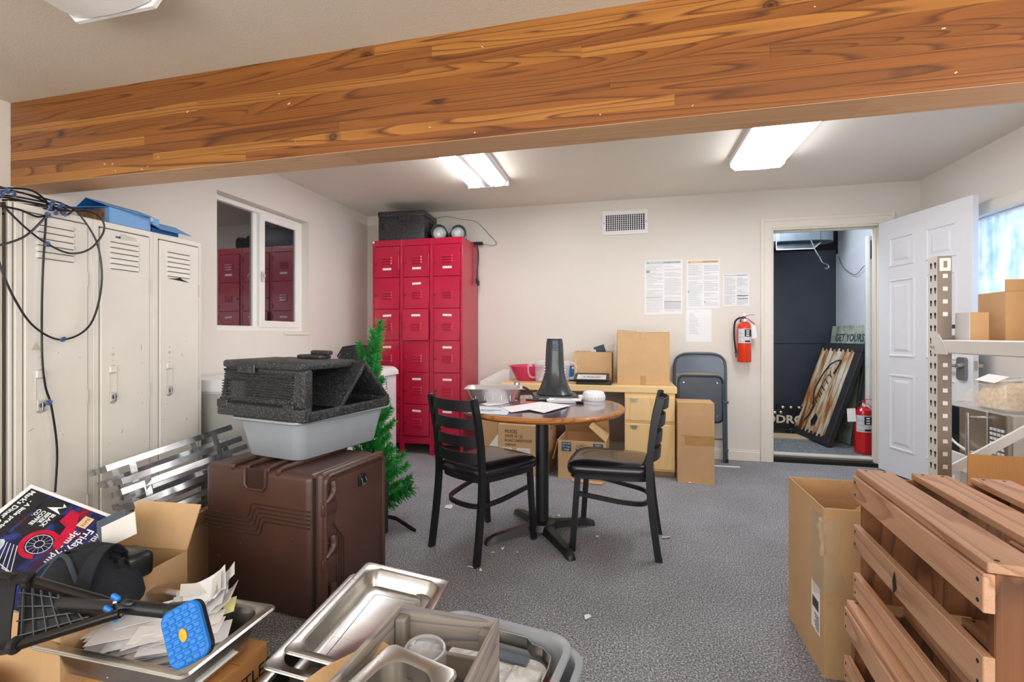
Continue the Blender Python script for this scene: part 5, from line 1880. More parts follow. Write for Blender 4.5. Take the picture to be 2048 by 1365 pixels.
obj('sheet', B().sheet([(0, -H_, 0), (W_, -H_, 0), (W_, 0, 0), (0, 0, 0)], .0012), M_label, po, smooth=0)
pp = obj('picture', B().box((.012, -H_ + .012, .0012), (W_ - .006, -.012, .0018)), poster_mat(), po, smooth=0)
obj('text_band', B().box((.014, -H_ + .012, .0018), (.075, -.014, .0022)), M_ink, pp, smooth=0)
M_pw = mat('poster_white', '#eef0f2', .05, rough=.5)
rz = R(-90)
for s, x, y, sz, al in (("Mark's Diner Quests - 2015 E. Sturgis Ave.", .026, -.018, .021, 'LEFT'), ('- A little pre-tour to everyone\'s ride & rally', .048, -.05, .018, 'LEFT'),
                        ('BLACK', .135, -.065, .016, 'LEFT'), ('BIKER', .120, -.065, .016, 'LEFT'), ('COFFEE', .105, -.065, .016, 'LEFT'), ('CO.', .090, -.065, .016, 'LEFT'),
                        ('Friday, July 14', .262, -.07, .034, 'LEFT'), ('3pm - 7pm', .235, -.09, .027, 'LEFT'), ('with', .293, -.065, .026, 'LEFT'), ('Rover', .306, -.15, .050, 'LEFT'), ('Riding', .340, -.045, .052, 'LEFT')):
    if x < W_ - .012:
        text('lettering', s, sz, M_pw, pp, (x, y, .0024), (0, 0, rz), al, bold=.0004)
obj('logo_panel', B().box((.082, -.155, .0018), (.150, -.020, .0021)), M_ink, pp, smooth=0)
obj('logo', B().prism([(.10, -.052, .0022), (.150, -.060, .0022), (.128, -.046, .0022), (.146, -.030, .0022), (.130, -.022, .0022), (.138, -.034, .0022)], (0, 0, .0004)), M_pw, pp, smooth=0)
M_mred = mat('motorcycle_red', '#c0133a', .2, 30, rough=.3)
b = B()
wc_ = (.175, -.165)
b.rings([[(wc_[0] + r * math.cos(a * PI / 16 + .2), wc_[1] + r * math.sin(a * PI / 16 + .2), z) for a in range(26)] for r, z in ((.036, .002), (.050, .002), (.050, .0024), (.036, .0024))], False, False, False)
b.prism([(.165, -.03, .0021), (.195, -.035, .0021), (.235, -.11, .0021), (.232, -.17, .0021), (.205, -.15, .0021), (.195, -.09, .0021), (.165, -.08, .0021)], (0, 0, .0004))
obj('motorcycle_fender', b, M_mred, pp, smooth=0)
b = B()
for r in (.012, .032):
    b.tube([(wc_[0] + r * math.cos(a * PI / 10), wc_[1] + r * math.sin(a * PI / 10), .0022) for a in range(20)], .0012, 4, True)
for a in range(13):
    b.tube([(wc_[0] + .012 * math.cos(a * .483), wc_[1] + .012 * math.sin(a * .483), .0022), (wc_[0] + .034 * math.cos(a * .483), wc_[1] + .034 * math.sin(a * .483), .0022)], .0005, 4)
obj('motorcycle_wheel', b, M_pgrey, pp, smooth=0)
b = B().prism([(.085 + .02 * math.cos(a * PI / 8) + .0, -.235 + .05 * math.sin(a * PI / 8), .0021) for a in range(16)], (0, 0, .0004))
obj('exhaust_shape', b, mat('poster_silver', '#c3cbd8', .4, 40, rough=.4), pp, smooth=0)
b = B()
for k in range(4):
    b.tube([(.10 + .01 * k, -.19, .0022), (.13 + .02 * k, -.25 - .01 * k, .0022), (.20 + .012 * k, -.27, .0022)], .0016, 4)
obj('engine_lines', b, M_pgrey, pp, smooth=0)
obj('skin_tone_shape', B().prism([(.06, -.315, .0021), (.14, -.290, .0021), (.21, -.305, .0021), (.20, -.345, .0021), (.06, -.345, .0021)], (0, 0, .0004)), mat('poster_orange', '#c9764f', .3, 30, rough=.4), pp, smooth=0)
obj('badge', B().box((.215, -.075, .0022), (.245, -.035, .0026)), mat('poster_cream', '#d9c39a', .1, rough=.5), pp, smooth=0)
text('lettering', 'SUITE', .013, M_mred, pp, (.230, -.055, .003), (0, 0, rz))
t = thing('grey_card', 'grey card with a pale face stuck in the carton right of the poster', 'card', (-1.720, 1.273, 0.433), (R(62), R(-25), R(20)))
obj('card', B().box((-.055, -.035, 0), (.065, .045, .002)), M_paper2, t, smooth=0)
obj('dark_backing', B().box((-.075, -.01, -.006), (.03, .075, -.003)), M_greyd, t, smooth=0)

# black padded bundle (strap pad of the crutch frame) in the carton
bg = thing('black_padded_bag', 'black padded fabric bag with a wide strap lying in the near left carton', 'bag', (-1.652, 1.145, 0.322), (0, 0, R(-12)))
lo = []
for i, (x, w, h_, zc) in enumerate(((-.17, .02, .015, .0), (-.14, .07, .05, .01), (-.08, .10, .085, .02), (.0, .11, .095, .02), (.08, .10, .075, .005), (.15, .075, .05, -.01), (.18, .02, .015, -.02))):
    lo.append([(x, w * math.cos(a * PI / 8), zc + h_ * math.sin(a * PI / 8)) for a in range(16)])
obj('pad', B().rings(lo), M_fabric, bg, smooth=60)
obj('piping', B().tube(smooth_path([(-.115, -.085, .03), (-.095, -.05, .092), (-.02, -.055, .105), (.07, -.07, .070), (.15, -.075, .02)], 6), .007, 8), mat('slate_piping', '#3b4552', .1, rough=.7), bg)
obj('piping', B().tube(smooth_path([(-.105, -.045, .092), (-.125, -.085, .06), (-.15, -.10, .01)], 6), .005, 8), mat('slate_piping_dark', '#39424e', .1, rough=.7), bg)
obj('strap', B().strap(smooth_path([(.02, .08, .06), (.04, .03, .125), (.08, -.03, .115), (.115, -.075, .05), (.118, -.09, .0)], 6), .045, .005, (1, .5, .2)), M_fabric, bg)
obj('strap', B().strap(smooth_path([(-.20, -.03, .0), (-.14, -.02, .075), (-.08, .0, .108), (.0, .04, .10)], 6), .055, .005, (0, 1, .1)), M_fabric, bg)
b = B()
b.box((-.02, .05, .0), (.10, .13, .085), .02, 3)
for k in range(5):
    b.box((.01 + .022 * k, .022, .02), (.014 + .022 * k, .04, .095))
obj('plastic_shell', b, M_blackp, bg)

# ------------------------------------------------------------------ deep steel pan of papers on a carton
bb_ = carton('cardboard_box', 'orange-brown carton with black lettering under the pan of papers', (.50, .22, .158), (-1.345, 1.15, 0), R(0), M_card_d, False)
text('lettering', 'BOTTLES', .055, M_ink, bb_, (.2512, .01, .085), (R(90), 0, R(90)))


def gastro_pan(name, label, loc, rot, w, d, h, group=None, m=None, ridge=True):
    """steel steam-table pan: wide flat rim, rounded deep well; origin at the rim centre"""
    t = thing(name, label, 'pan', loc, rot, group)
    m = m or M_steel
    r = .045
    lo = [rect_loop(w, d, .018, -.008, 6), rect_loop(w + .001, d + .001, .019, -.003, 6), rect_loop(w - .004, d - .004, .018, 0, 6), rect_loop(w - .043, d - .043, r, -.001, 6), rect_loop(w - .058, d - .058, r, -.006, 6),
          rect_loop(w - .066, d - .066, r, -h * .5, 6), rect_loop(w - .078, d - .078, r, -h + .02, 6), rect_loop(w - .09, d - .09, r - .004, -h + .006, 6), rect_loop(w - .115, d - .115, r - .012, -h, 6)]
    b = B().rings(lo, True, False, True)
    back = [rect_loop(w - .002, d - .002, .019, -.0085, 6), rect_loop(w - .048, d - .048, r, -.004, 6), rect_loop(w - .064, d - .064, r, -h * .5, 6), rect_loop(w - .088, d - .088, r - .004, -h + .004, 6), rect_loop(w - .112, d - .112, r - .012, -h - .002, 6)]
    b.rings(back, True, False, True)
    obj('well', b, m, t, smooth=40)
    obj('rim_bead', B().tube(rect_loop(w, d, .018, -.006, 6), .0032, 6, True), m, t)
    if ridge:
        obj('stamped_line', B().tube([(x, y, -h + .0006) for x, y in rrect(w - .17, d - .17, .02, 4)], .0013, 5, True), M_galv, t)
    return t


pn = gastro_pan('steel_pan', 'deep stainless pan full of papers at the near left', (-1.338, 1.113, .265), (0, 0, 0), .527, .327, .10, None, None, False)
pl = thing('paper_pile', 'untidy pile of white papers and receipts filling the steel pan', 'papers', (-1.338, 1.113, .19))
r_ = random.Random(21)
for k in range(44):
    u = k / 43
    x, y = -.13 + .22 * ((k * .618) % 1) + r_.uniform(-.02, .02), r_.uniform(-.035, .025)
    w, d = r_.uniform(.17, .25), r_.uniform(.06, .12)
    z = .0 + .066 * u
    tilt = -R(4 + 10 * u) if x < .05 else R(0)
    n = 4
    lo = []
    for i in range(n + 1):
        s = i / n - .5
        zz = .006 * math.sin(3 * s + k)
        lo.append([(s * w, -d / 2, zz), (s * w, d / 2, zz + .002), (s * w, d / 2, zz + .003), (s * w, -d / 2, zz + .001)])
    obj('sheet', B().rings(lo), r_.choice((M_label, M_paper, M_label, M_paper, M_paperb)), pl, smooth=0, loc=(x, y, z), rot=(R(r_.uniform(-3, 3)), tilt * .4, R(32 + r_.uniform(-5, 5))))
for k in range(9):
    w, d = r_.uniform(.12, .17), r_.uniform(.05, .09)
    lo = []
    for i in range(7):
        s = i / 6 - .5
        zz = .03 * s * s * 4 + .006 * math.sin(5 * s + 2 * k)
        lo.append([(s * w, -d / 2 + .01 * math.sin(3 * i), zz), (s * w, d / 2, zz + .004), (s * w, d / 2, zz + .005), (s * w, -d / 2 + .01 * math.sin(3 * i), zz + .001)])
    obj('receipt', B().rings(lo), r_.choice((M_paper, M_paper2)), pl, smooth=0, loc=(.055 + r_.uniform(-.03, .03), .10 + .012 * (k % 3), .065 + .008 * k), rot=(R(r_.uniform(10, 34)), R(-24 + r_.uniform(-8, 8)), R(32 + r_.uniform(-10, 10))))
obj('sheet', B().sheet([(-.09, .06, .055), (.015, .10, .09), (.02, .12, .125), (-.06, .10, .085), (-.10, .09, .075)], .0012), M_paper, pl, smooth=0)
obj('sheet', B().box((.11, -.09, .001), (.235, .04, .003)), M_paper, pl, smooth=0)
b = B()
for k in range(12):
    b.rbox((.13 + .02 * (k % 4), -.05 + .02 * (k // 4), .0034), (.011, .0015, .0006), (0, 0, R(20 + 30 * (k % 3))))
o = obj('handwriting', b, M_greyd, pl, smooth=0)
o['kind'] = 'stuff'
obj('yellow_slip', B().rbox((.12, .125, .075), (.035, .05, .002), (R(30), R(-15), R(25))), mat('pale_yellow_paper', '#e6e2a0', .05, rough=.6), pl, smooth=0)

# ------------------------------------------------------------------ hands-free crutch lying over the papers
hc = thing('hands_free_crutch', 'black hands-free leg crutch with a blue rubber foot lying across the pan of papers', 'crutch', (-1.25, 1.0, .40))


def hp_(p):
    return Vector(p) - Vector((-1.25, 1.0, .40))


fa, fb_, fc, fd = [hp_(p) for p in ((-1.142, 0.980, 0.398), (-1.060, 1.015, 0.442), (-1.058, 0.980, 0.283), (-1.128, 0.942, 0.288))]
fx = (fb_ - fa)
fy = (fa - fd)
fz_ = fx.cross(fy).normalized()
fx, fy = fx.normalized(), fz_.cross(fx.normalized())
MF = Matrix((fx, fy, fz_)).transposed().to_4x4()
cpt = (fa + fb_ + fc + fd) / 4
MF.translation = cpt
wF, hF = (fb_ - fa).length * 1.0, ((fa - fd).length + (fb_ - fc).length) / 2 * 1.02
f_ = B().rings([[(x, y, z) for x, y in rrect(wF + k, hF + k, .026, 6)] for z, k in ((-.024, -.006), (-.020, 0), (-.004, 0))]).xf(MF)
foot = obj('foot', f_, M_blackp, hc)
obj('sole', B().rings([[(x, y, z) for x, y in rrect(wF + k, hF + k, .026, 6)] for z, k in ((-.004, 0), (.006, .0), (.010, -.008))]).xf(MF), M_blue, foot, label='blue rubber tread sole')
nx_, ny_ = 5, 8
tb_ = B().box((-wF / nx_ / 2 + .0018, -hF / ny_ / 2 + .0018, 0), (wF / nx_ / 2 - .0018, hF / ny_ / 2 - .0018, .005), .0028)
bl0 = None
for i in range(nx_):
    for j in range(ny_):
        x, y = (i + .5 - nx_ / 2) * wF / nx_ * .95, (j + .5 - ny_ / 2) * hF / ny_ * .96
        if (i in (0, nx_ - 1)) and (j in (0, ny_ - 1)):
            continue
        if i == 2 and j in (3, 4):
            continue
        l_ = MF @ Vector((x, y, .0085))
        if bl0 is None:
            bl0 = obj('tread_block', tb_, M_blue, foot, loc=l_, rot=MF.to_euler())
        else:
            like(bl0, 'tread_block', foot, l_, MF.to_euler())
obj('wear_button', B().lathe([(.012, .006), (.012, .014), (.0, .016)], 18, MF @ Matrix.Translation((0, 0, 0)) @ Matrix.Diagonal((.8, 1.3, 1, 1))), M_yellow, foot, label='yellow oval wear button')
sh0 = cpt + fy * (hF * .34) - fz_ * .02
sh1 = hp_((-1.289, 0.965, 0.406))
obj('ankle', B().cyl(sh0, sh0 + (sh1 - sh0) * .3, .030, .020, 14), M_blackp, hc)
obj('shaft', B().cyl(sh0 + (sh1 - sh0) * .1, sh1, .0175, n=14), M_black, hc)
up = [hp_(p) for p in ((-1.316, 0.969, 0.402), (-1.368, 0.967, 0.412), (-1.600, 0.952, 0.445), (-1.721, 0.934, 0.454))]
obj('upper_tube', B().tube(up, .0125, 12), mat('bronze_black_tube', '#2a2521', .1, rough=.22, metal=.6), hc)
lw = [hp_(p) for p in ((-1.254, 0.933, 0.410), (-1.286, 0.915, 0.403), (-1.470, 0.850, 0.348))]
obj('lower_tube', B().tube(lw, .0115, 12), mat('bronze_black_tube_low', '#2a2521', .1, rough=.25, metal=.6), hc)
mid = [hp_(p) for p in ((-1.297, 0.958, 0.405), (-1.472, 0.947, 0.399))]
obj('inner_tube', B().tube(mid, [.017, .021], 14), M_blackp, hc)
b = B()
for p, r_k in (((-1.290, 0.960, 0.408), .016), ((-1.266, 0.961, 0.420), .013), ((-1.264, 0.935, 0.407), .013)):
    b.ball(hp_(p), r_k, 10, (1.5, .8, .7))
obj('joint_clamp', b, M_blackp, hc)
for p in ((-1.306, 0.961, 0.429), (-1.304, 0.941, 0.409), (-1.271, 0.929, 0.400)):
    obj('blue_tie', B().rbox(hp_(p), (.026, .012, .016), (.3, .5, .2), .004), M_blue, hc)
obj('clamp_screw', B().ball(hp_((-1.300, 0.955, 0.420)), .006, 8), M_chrome, hc)
fr1 = [hp_(p) for p in ((-1.585, 0.946, 0.453), (-1.626, 0.926, 0.455), (-1.611, 0.909, 0.439), (-1.549, 0.862, 0.357), (-1.518, 0.849, 0.335), (-1.463, 0.846, 0.347))]
obj('knee_frame', B().strap(smooth_path(fr1, 4), .034, .012, (.55, .7, .1)), M_rubber, hc)
plq = [hp_(p) for p in ((-1.654, 0.970, 0.415), (-1.479, 0.981, 0.397), (-1.371, 0.956, 0.367), (-1.517, 0.880, 0.327))]
pl_ = obj('knee_platform', B().sheet(plq, -.010), M_blackp, hc, smooth=0)
of_ = Vector((.007, -.010, .004))
plq = [p + of_ for p in plq]
b = B()
for k in range(6):
    u = (k + .5) / 6
    a_, c_ = plq[0].lerp(plq[1], u), plq[3].lerp(plq[2], u)
    b.strap([a_, c_], .012, .003, (.1, -.8, .5))
for k in range(4):
    u = (k + .5) / 4
    a_, c_ = plq[0].lerp(plq[3], u), plq[1].lerp(plq[2], u)
    b.strap([a_, c_], .012, .003, (.1, -.8, .5))
obj('platform_ribs', b, mat('highlight_grey_ribs', '#4b4e54', .1, rough=.35), pl_)  # black ribs coloured greyer, their highlights put into the colour
for p in ((-1.593, 0.946, 0.445), (-1.474, 0.847, 0.350), (-1.467, 0.945, 0.400)):
    obj('tube_collar', B().lathe([(.017, -.008), (.021, 0), (.017, .008)], 14, Matrix.Translation(hp_(p)) @ Euler((0, R(78), R(10))).to_matrix().to_4x4()), M_rubber, hc)

# ------------------------------------------------------------------ steel pans stacked on the carpet
A_, B_, C_ = Vector((-.993, 1.679, .225)), Vector((-.658, 1.707, .175)), Vector((-.950, 1.151, .224))
uxp = (B_ - A_).normalized()
uyp = (A_ - C_).normalized()
nzp = uxp.cross(uyp).normalized()
uyp = nzp.cross(uxp)
rotp = Matrix((uxp, uyp, nzp)).transposed().to_euler()
cp = A_ + uxp * .17 - uyp * .265
gastro_pan('steel_pan', 'top stainless steel pan of the stack on the carpet, empty and tilted', cp, rotp, .34, .53, .065, 'steel pans stacked on the carpet')
gastro_pan('steel_pan', 'second stainless steel pan in the stack, jutting out to the left', cp + Vector((-.055, -.018, -.042)), (rotp.x, rotp.y, rotp.z), .34, .53, .065, 'steel pans stacked on the carpet')
gastro_pan('steel_pan', 'third stainless steel pan down, peeking out at the front of the stack', cp + Vector((-.075, -.065, -.095)), (rotp.x * .6, rotp.y * .6, rotp.z), .34, .53, .055, 'steel pans stacked on the carpet')
gastro_pan('steel_pan', 'bottom stainless steel pan lying flat on the carpet under the tilted ones', Vector((cp.x - .02, cp.y - .05, .062)), (0, 0, rotp.z), .33, .50, .058, 'steel pans stacked on the carpet')
b = B().prism([(-0.592, 1.051, 0.366), (-0.564, 1.047, 0.357), (-0.631, 0.877, 0.346), (-0.728, 0.874, 0.330), (-0.681, 0.947, 0.353)], (.003, .004, .002))
tag(obj('cardboard_strip', b, M_card, smooth=0), 'torn strip of brown cardboard between the top pan and the grey crate', 'cardboard')

# ------------------------------------------------------------------ grey bus tubs and chrome ring
T1 = (-.405, 1.185, 0)
t1 = thing('bus_tub', 'outer grey bus tub on the carpet with a red cloth showing at its side', 'tub', (-.385, 1.165, .0), (0, 0, R(-8)))
tub(t1, .43, .58, .165, M_grey, .07)
obj('red_lining', B().box((.13, -.24, .06), (.165, .2, .145), .012, 2), mat('red_cloth', '#b3142c', .2, rough=.8), t1, label='red cloth inside')
t2 = thing('bus_tub', 'inner grey bus tub nested in another, under the wooden crate', 'tub', (-.408, 1.18, .022), (0, 0, R(-9)))
tub(t2, .40, .555, .175, M_grey, .07)
t = thing('marble_slab', 'pale marbled board lying inside the inner grey tub', 'board', (-.40, 1.17, .13), (0, 0, R(-9)))


def marble():
    t_ = NT('pale_marble')
    v = t_.coord()
    f = t_.noise(v, 9, 6, .7, 1.2)
    t_.l(t_.ramp(f, [(.35, C('#a9a9a7')), (.5, C('#d4d4d1')), (.7, C('#e4e4e2'))]), t_.p.inputs['Base Color'])
    t_.set(rough=.4)
    return t_.m


M_marble = marble()
obj('slab', B().prism([(x, y, 0) for x, y in rrect(.31, .46, .05, 5)], (0, 0, .02)), M_marble, t)
obj('raised_block', B().box((.06, .09, .02), (.15, .17, .04), .012, 3), M_marble, t)
obj('handle_cutout', B().box((-.02, .185, .0202), (.09, .228, .028), .008), M_greyd, t)
rg = thing('chrome_ring_frame', 'flat steel frame with stepped corners standing in the inner grey tub', 'frame', (-.405, 1.18, .165), (0, 0, R(-9)))
rp = [(-.16, .245, .0), (-.09, .245, 0), (-.065, .262, 0), (.07, .262, 0), (.095, .24, 0), (.13, .235, 0), (.165, .205, 0), (.172, .16, 0), (.172, -.24, 0), (-.172, -.24, 0), (-.172, .2, 0)]
rp = [p for p in rp]
obj('band', B().strap(rp + [rp[0], rp[1]], .038, .003, (0, 0, 1)), M_steel, rg, smooth=20)
obj('band_clip', B().box((.166, .04, -.012), (.178, .075, .022), .002), M_vinyl, rg)
obj('inner_strap', B().strap([(-.17, -.1, -.016), (.17, -.1, -.016)], .024, .003, (0, 1, 0)), M_steel, rg)

# grey wooden crate
M_greywood = wood('weathered_grey_wood', '#a89a8a', '#5f626c', 0, 24, .7, .2)
M_greywood_y = wood('weathered_grey_wood_side', '#a89a8a', '#62646c', 1, 24, .7, .2)
M_greywood_z = wood('weathered_grey_wood_post', '#9a9186', '#6e675f', 2, 9, .7, .1)
M_floorwood = wood('brown_crate_floor', '#8b6338', '#573819', 1, 9, .65, .12)
gc = thing('wooden_crate', 'weathered grey wooden crate holding a small steel pan and deli lids', 'crate', (-.455, .925, .222), (0, 0, R(-1.5)))
hw, hd = .135, .225
for z0, z1 in ((.0, .078), (.098, .180)):
    obj('end_board', B().box((-hw, hd - .013, z0), (hw, hd, z1), .002), M_greywood, gc)
    obj('end_board', B().box((-hw, -hd, z0), (hw, -hd + .013, z1), .002), M_greywood, gc)
for s in (-1, 1):
    for z0, z1 in ((.0, .085), (.09, .182)):
        obj('side_board', B().box((s * hw - .006, -hd - .001, z0), (s * hw + .006, hd + .001, z1), .002), M_greywood_y, gc)
    for sy in (-1, 1):
        obj('corner_post', B().box((s * (hw - .021) - .014, sy * (hd - .030) - .016, .01), (s * (hw - .021) + .014, sy * (hd - .030) + .016, .166), .003), M_greywood_z, gc)
for k in range(4):
    obj('floor_slat', B().box((-hw + .008 + .064 * k, -hd + .013, .0), (-hw + .066 + .064 * k, hd - .013, .010), .002), M_floorwood, gc)
obj('nail_scar', B().box((hw + .0055, .02, .05), (hw + .0066, .028, .13)), M_inkb, gc, smooth=0)
gastro_pan('small_steel_pan', 'small stainless pan tilted inside the grey wooden crate', (-.458, .880, .405), (R(4), 0, R(-16)), .19, .18, .10, None, None, False)
for k in range(1):
    t = thing('deli_container', 'clear round deli container standing upside down in the grey crate', 'container', (-.475, 1.055, .236), (R(2), R(3), 0))
    obj('cup', B().lathe([(.056, 0), (.058, .004), (.052, .125), (.050, .13), (.044, .13), (.042, .124), (.0, .122)], 32, None, False, False), M_clear, t)
    obj('base_ring', B().lathe([(.047, .128), (.049, .133), (.045, .133), (.043, .128)], 32, None, False, False), M_clear, t)
    obj('dimple', B().lathe([(.032, .1225), (.028, .125), (.01, .129), (.0, .13)], 20, None, False, False), M_clear, t)

# ------------------------------------------------------------------ right side: wooden slat crates
M_cw = wood('red_brown_slat_wood', '#cda281', '#8f5e3e', 1, 20, .5, .16, fine=.45)
M_cwx = wood('red_brown_end_wood', '#8a5832', '#442510', 2, 18, .5, .10, fine=.4)


def slat_crate(label, loc, rz):
    t = thing('slatted_crate', label, 'crate', loc, (0, 0, rz), 'slatted wooden crates at the right')
    L, Wd, H = .58, .355, .352
    for s in (-1, 1):
        obj('end_panel', B().box((-Wd / 2 + .017, s * (L / 2) - .018 * (s > 0), .004), (Wd / 2 - .017, s * (L / 2) + .018 * (s < 0), H - .001), .002), M_cwx, t)
        for z in (.008, .145, .284):
            obj('side_slat', B().box((s * Wd / 2 - .017 * (s > 0), -L / 2 - .003, z), (s * Wd / 2 + .017 * (s < 0), L / 2 + .003, z + .066), .0015), M_cw, t)
    for k in range(3):
        x = -Wd / 2 + .006 + .130 * k
        obj('top_slat', B().box((x, -L / 2 - .003, H), (x + .083, L / 2 + .003, H + .017), .0015), M_cw, t)
    b = B()
    for sy in (-1, 1):
        for k in range(3):
            for dx in (.02, .063):
                b.lathe([(.0042, 0), (.003, .0008)], 8, Matrix.Translation((-Wd / 2 + .006 + .130 * k + dx, sy * (L / 2 - .012), H + .017)))
        for z in (.008, .145, .284):
            for dz in (.015, .05):
                b.lathe([(.0042, 0), (.003, .0008)], 8, Matrix.Translation((-Wd / 2, sy * (L / 2 - .012), z + dz)) @ Euler((0, R(-90), 0)).to_matrix().to_4x4())
    o = obj('nail_heads', b, M_dark, t)
    o['kind'] = 'stuff'
    return t


up_ = slat_crate('upper red-brown slatted wooden crate of the stack at the near right, top side up', (.784, 1.224, .372), R(-5.0))
obj('split_wood', B().prism([(-.1783, .03, .20), (-.1783, .02, .165), (-.1783, .035, .148), (-.1783, .04, .175)], (-.001, 0, 0)), M_dark, up_, smooth=0)
slat_crate('lower red-brown slatted wooden crate under the other at the near right', (.756, 1.217, .0), R(-5.5))

# tall open carton behind the crates
tc = carton('cardboard_box', 'tall open cardboard carton with clear tape and a shipping label behind the wooden crates', (.40, .36, .555), (.835, 1.91, 0), R(-1), M_card, top='open')
flap(tc, (-.19, -.176, .553), (.0, -.176, .553), .16, -120, (0, -1, 0), M_card, name='inner_flap')
flap(tc, (-.196, -.17, .553), (-.196, .17, .553), .14, -158, (-1, 0, 0), M_card, name='inner_flap')
obj('inner_flap', B().prism([(-.06, .02, .47), (.06, -.05, .45), (.01, .01, .54)], (.002, .004, 0)), M_card_l, tc, smooth=0)
obj('inner_flap', B().box((-.19, .172, .44), (.19, .175, .48)), M_card_l, tc, smooth=0)
b = B()
b.prism([(-.2012, -.181, .53), (-.2012, -.06, .52), (-.2012, -.07, .42), (-.2012, -.05, .34), (-.2012, -.10, .24), (-.2012, -.181, .27)], (-.0012, 0, 0))
b.prism([(-.2012, -.1812, .53), (-.15, -.1812, .50), (-.16, -.1812, .38), (-.14, -.1812, .31), (-.2012, -.1812, .27)], (0, -.0012, 0))
b.tube(smooth_path([(-.203, -.18, .52), (-.205, -.17, .49), (-.202, -.178, .45), (-.205, -.182, .40)], 4), [.010, .012, .006, .010, .012, .008, .007, .011, .008, .006, .010, .009, .004], 7)
obj('clear_tape', b, M_tape_c, tc, smooth=20)
lb_ = obj('shipping_label', B().box((-.2014, -.15, .115), (-.2006, -.075, .275)), M_label, tc, smooth=0)
b = B()
for k in range(16):
    b.box((-.2020, -.14 + .0035 * k, .19), (-.2014, -.14 + .0035 * k + (.0018 if k % 3 else .0008), .225))
for k in range(6):
    b.box((-.2020, -.145, .125 + .009 * k), (-.2014, -.145 + .03 + .006 * (k % 3), .1285 + .009 * k))
obj('barcode', b, M_ink, lb_, smooth=0)['kind'] = 'stuff'
obj('crease', B().rbox((-.05, -.1808, .30), (.30, .001, .003), (0, R(-18), 0)), M_card_l, tc, smooth=0)
cb2 = carton('cardboard_box', 'brown carton with an upright flap standing right of the tall open carton', (.42, .38, .60), (1.26, 1.60, 0), R(-3), M_card_d, top='open')
obj('flap', B().sheet([(-.21, .188, .60), (.21, .188, .60), (.21, .193, .742), (-.205, .193, .742)], .004), M_card_d, cb2, smooth=0)

# ------------------------------------------------------------------ shelving rack
rk = thing('shelving_rack', 'off-white steel shelving rack with keyhole post along the right wall', 'shelf', (1.2, 2.25, 0))
post = obj('post', B().box((-.002, -.056, 0), (.001, .0, 1.435)).box((-.002, -.0, 0), (.042, .003, 1.435)), M_rackw, rk, smooth=0)
post.location = (0, 0, 0)
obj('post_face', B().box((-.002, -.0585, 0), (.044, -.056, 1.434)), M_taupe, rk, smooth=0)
# the keyhole face looks toward the room, the taupe face toward the camera
kb = B()
kb.lathe([(.0062, 0), (.0062, .0006)], 10, Matrix.Translation((0, 0, .006)) @ Matrix.Diagonal((1, 1, 1, 1)) @ Euler((0, R(-90), 0)).to_matrix().to_4x4())
kb.prism([(0, -.0035, .004), (0, .0035, .004), (0, .0025, -.012), (0, -.0025, -.012)], (-.0006, 0, 0))
k0 = None
for k in range(26):
    z = 1.40 - .05 * k
    for y in (-.042, -.016):
        if k0 is None:
            k0 = obj('keyhole', kb, M_dark, rk, loc=(-.0022, y, z), smooth=0)
        else:
            like(k0, 'keyhole', rk, (-.0022, y, z))
qb = B().box((-.008, -.0008, -.008), (.008, 0, .008))
q0 = None
for k in range(27):
    z = 1.355 - .05 * k
    if abs(z - 1.10) < .06:
        continue
    if q0 is None:
        q0 = obj('square_hole', qb, M_label, rk, loc=(.022, -.0585, z), smooth=0)
    else:
        like(q0, 'square_hole', rk, (.022, -.0585, z))
obj('post_label', B().box((.003, -.0597, 1.375), (.040, -.0585, 1.425)), M_label, rk, smooth=0)
obj('post_label_print', B().box((.016, -.0605, 1.388), (.028, -.0597, 1.414)), M_taupe, rk, smooth=0)
b = B().prism([(-.004, -.020, 1.128), (-.004, -.062, 1.128), (-.004, -.110, 1.075), (-.004, -.115, 1.048), (-.004, -.020, 1.048)], (.003, 0, 0))
obj('beam_connector', b, M_rackw, rk, smooth=0)
obj('beam', B().box((.0, -2.6, 1.052), (.045, -.062, 1.104), .004), M_rackw, rk)
obj('beam_lock', B().cyl((-.014, -.035, 1.075), (-.003, -.035, 1.075), .006), M_steel, rk)
obj('connector_tab', B().box((.044, -.058, 1.098), (.080, -.056, 1.122), .002), M_taupe, rk)
obj('connector_rivet', B().lathe([(.006, 0), (.005, .002)], 10, Matrix.Translation((.060, -.058, 1.110)) @ Euler((R(90), 0, 0)).to_matrix().to_4x4()), M_label, rk)
obj('rear_post', B().box((.70, .0, 0), (.754, .003, 1.435)).box((.752, -.0, 0), (.754, .055, 1.435)), M_rackw, rk, smooth=0)
obj('cross_bar', B().box((.044, -.054, 1.148), (.080, -.05, 1.164)), M_greyd, rk, smooth=0)
obj('shelf_deck', B().box((.046, -2.5, 1.075), (.72, -.02, 1.092), .002), M_card_l, rk, smooth=0)
obj('diagonal_brace', B().strap([(.06, .04, .545), (.72, .04, 1.005)], .034, .012, (-.5, 0, .8)), M_rackw, rk)

ct = thing('low_cart', 'low white metal stand carrying the microwave oven', 'stand', (1.60, 2.42, 0))
obj('top_shelf', B().box((.0, .0, .500), (.60, .52, .520), .003), M_rackw, ct)
obj('front_rail', B().box((-.012, -.01, .46), (.0, .43, .545), .003), M_rackw, ct)
for x in (.0, .56):
    for y in (.0, .48):
        obj('leg', B().box((x + (.08 if y else 0) * (x == 0), y, 0), (x + (.08 if y else 0) * (x == 0) + .04, y + .04, .50), .003), M_rackw, ct)
obj('wire_guard', B().tube(smooth_path([(-.01, .06, .545), (-.015, .22, .565), (-.015, .34, .59), (-.01, .42, .625)], 8), .006, 7), M_rackw, ct)

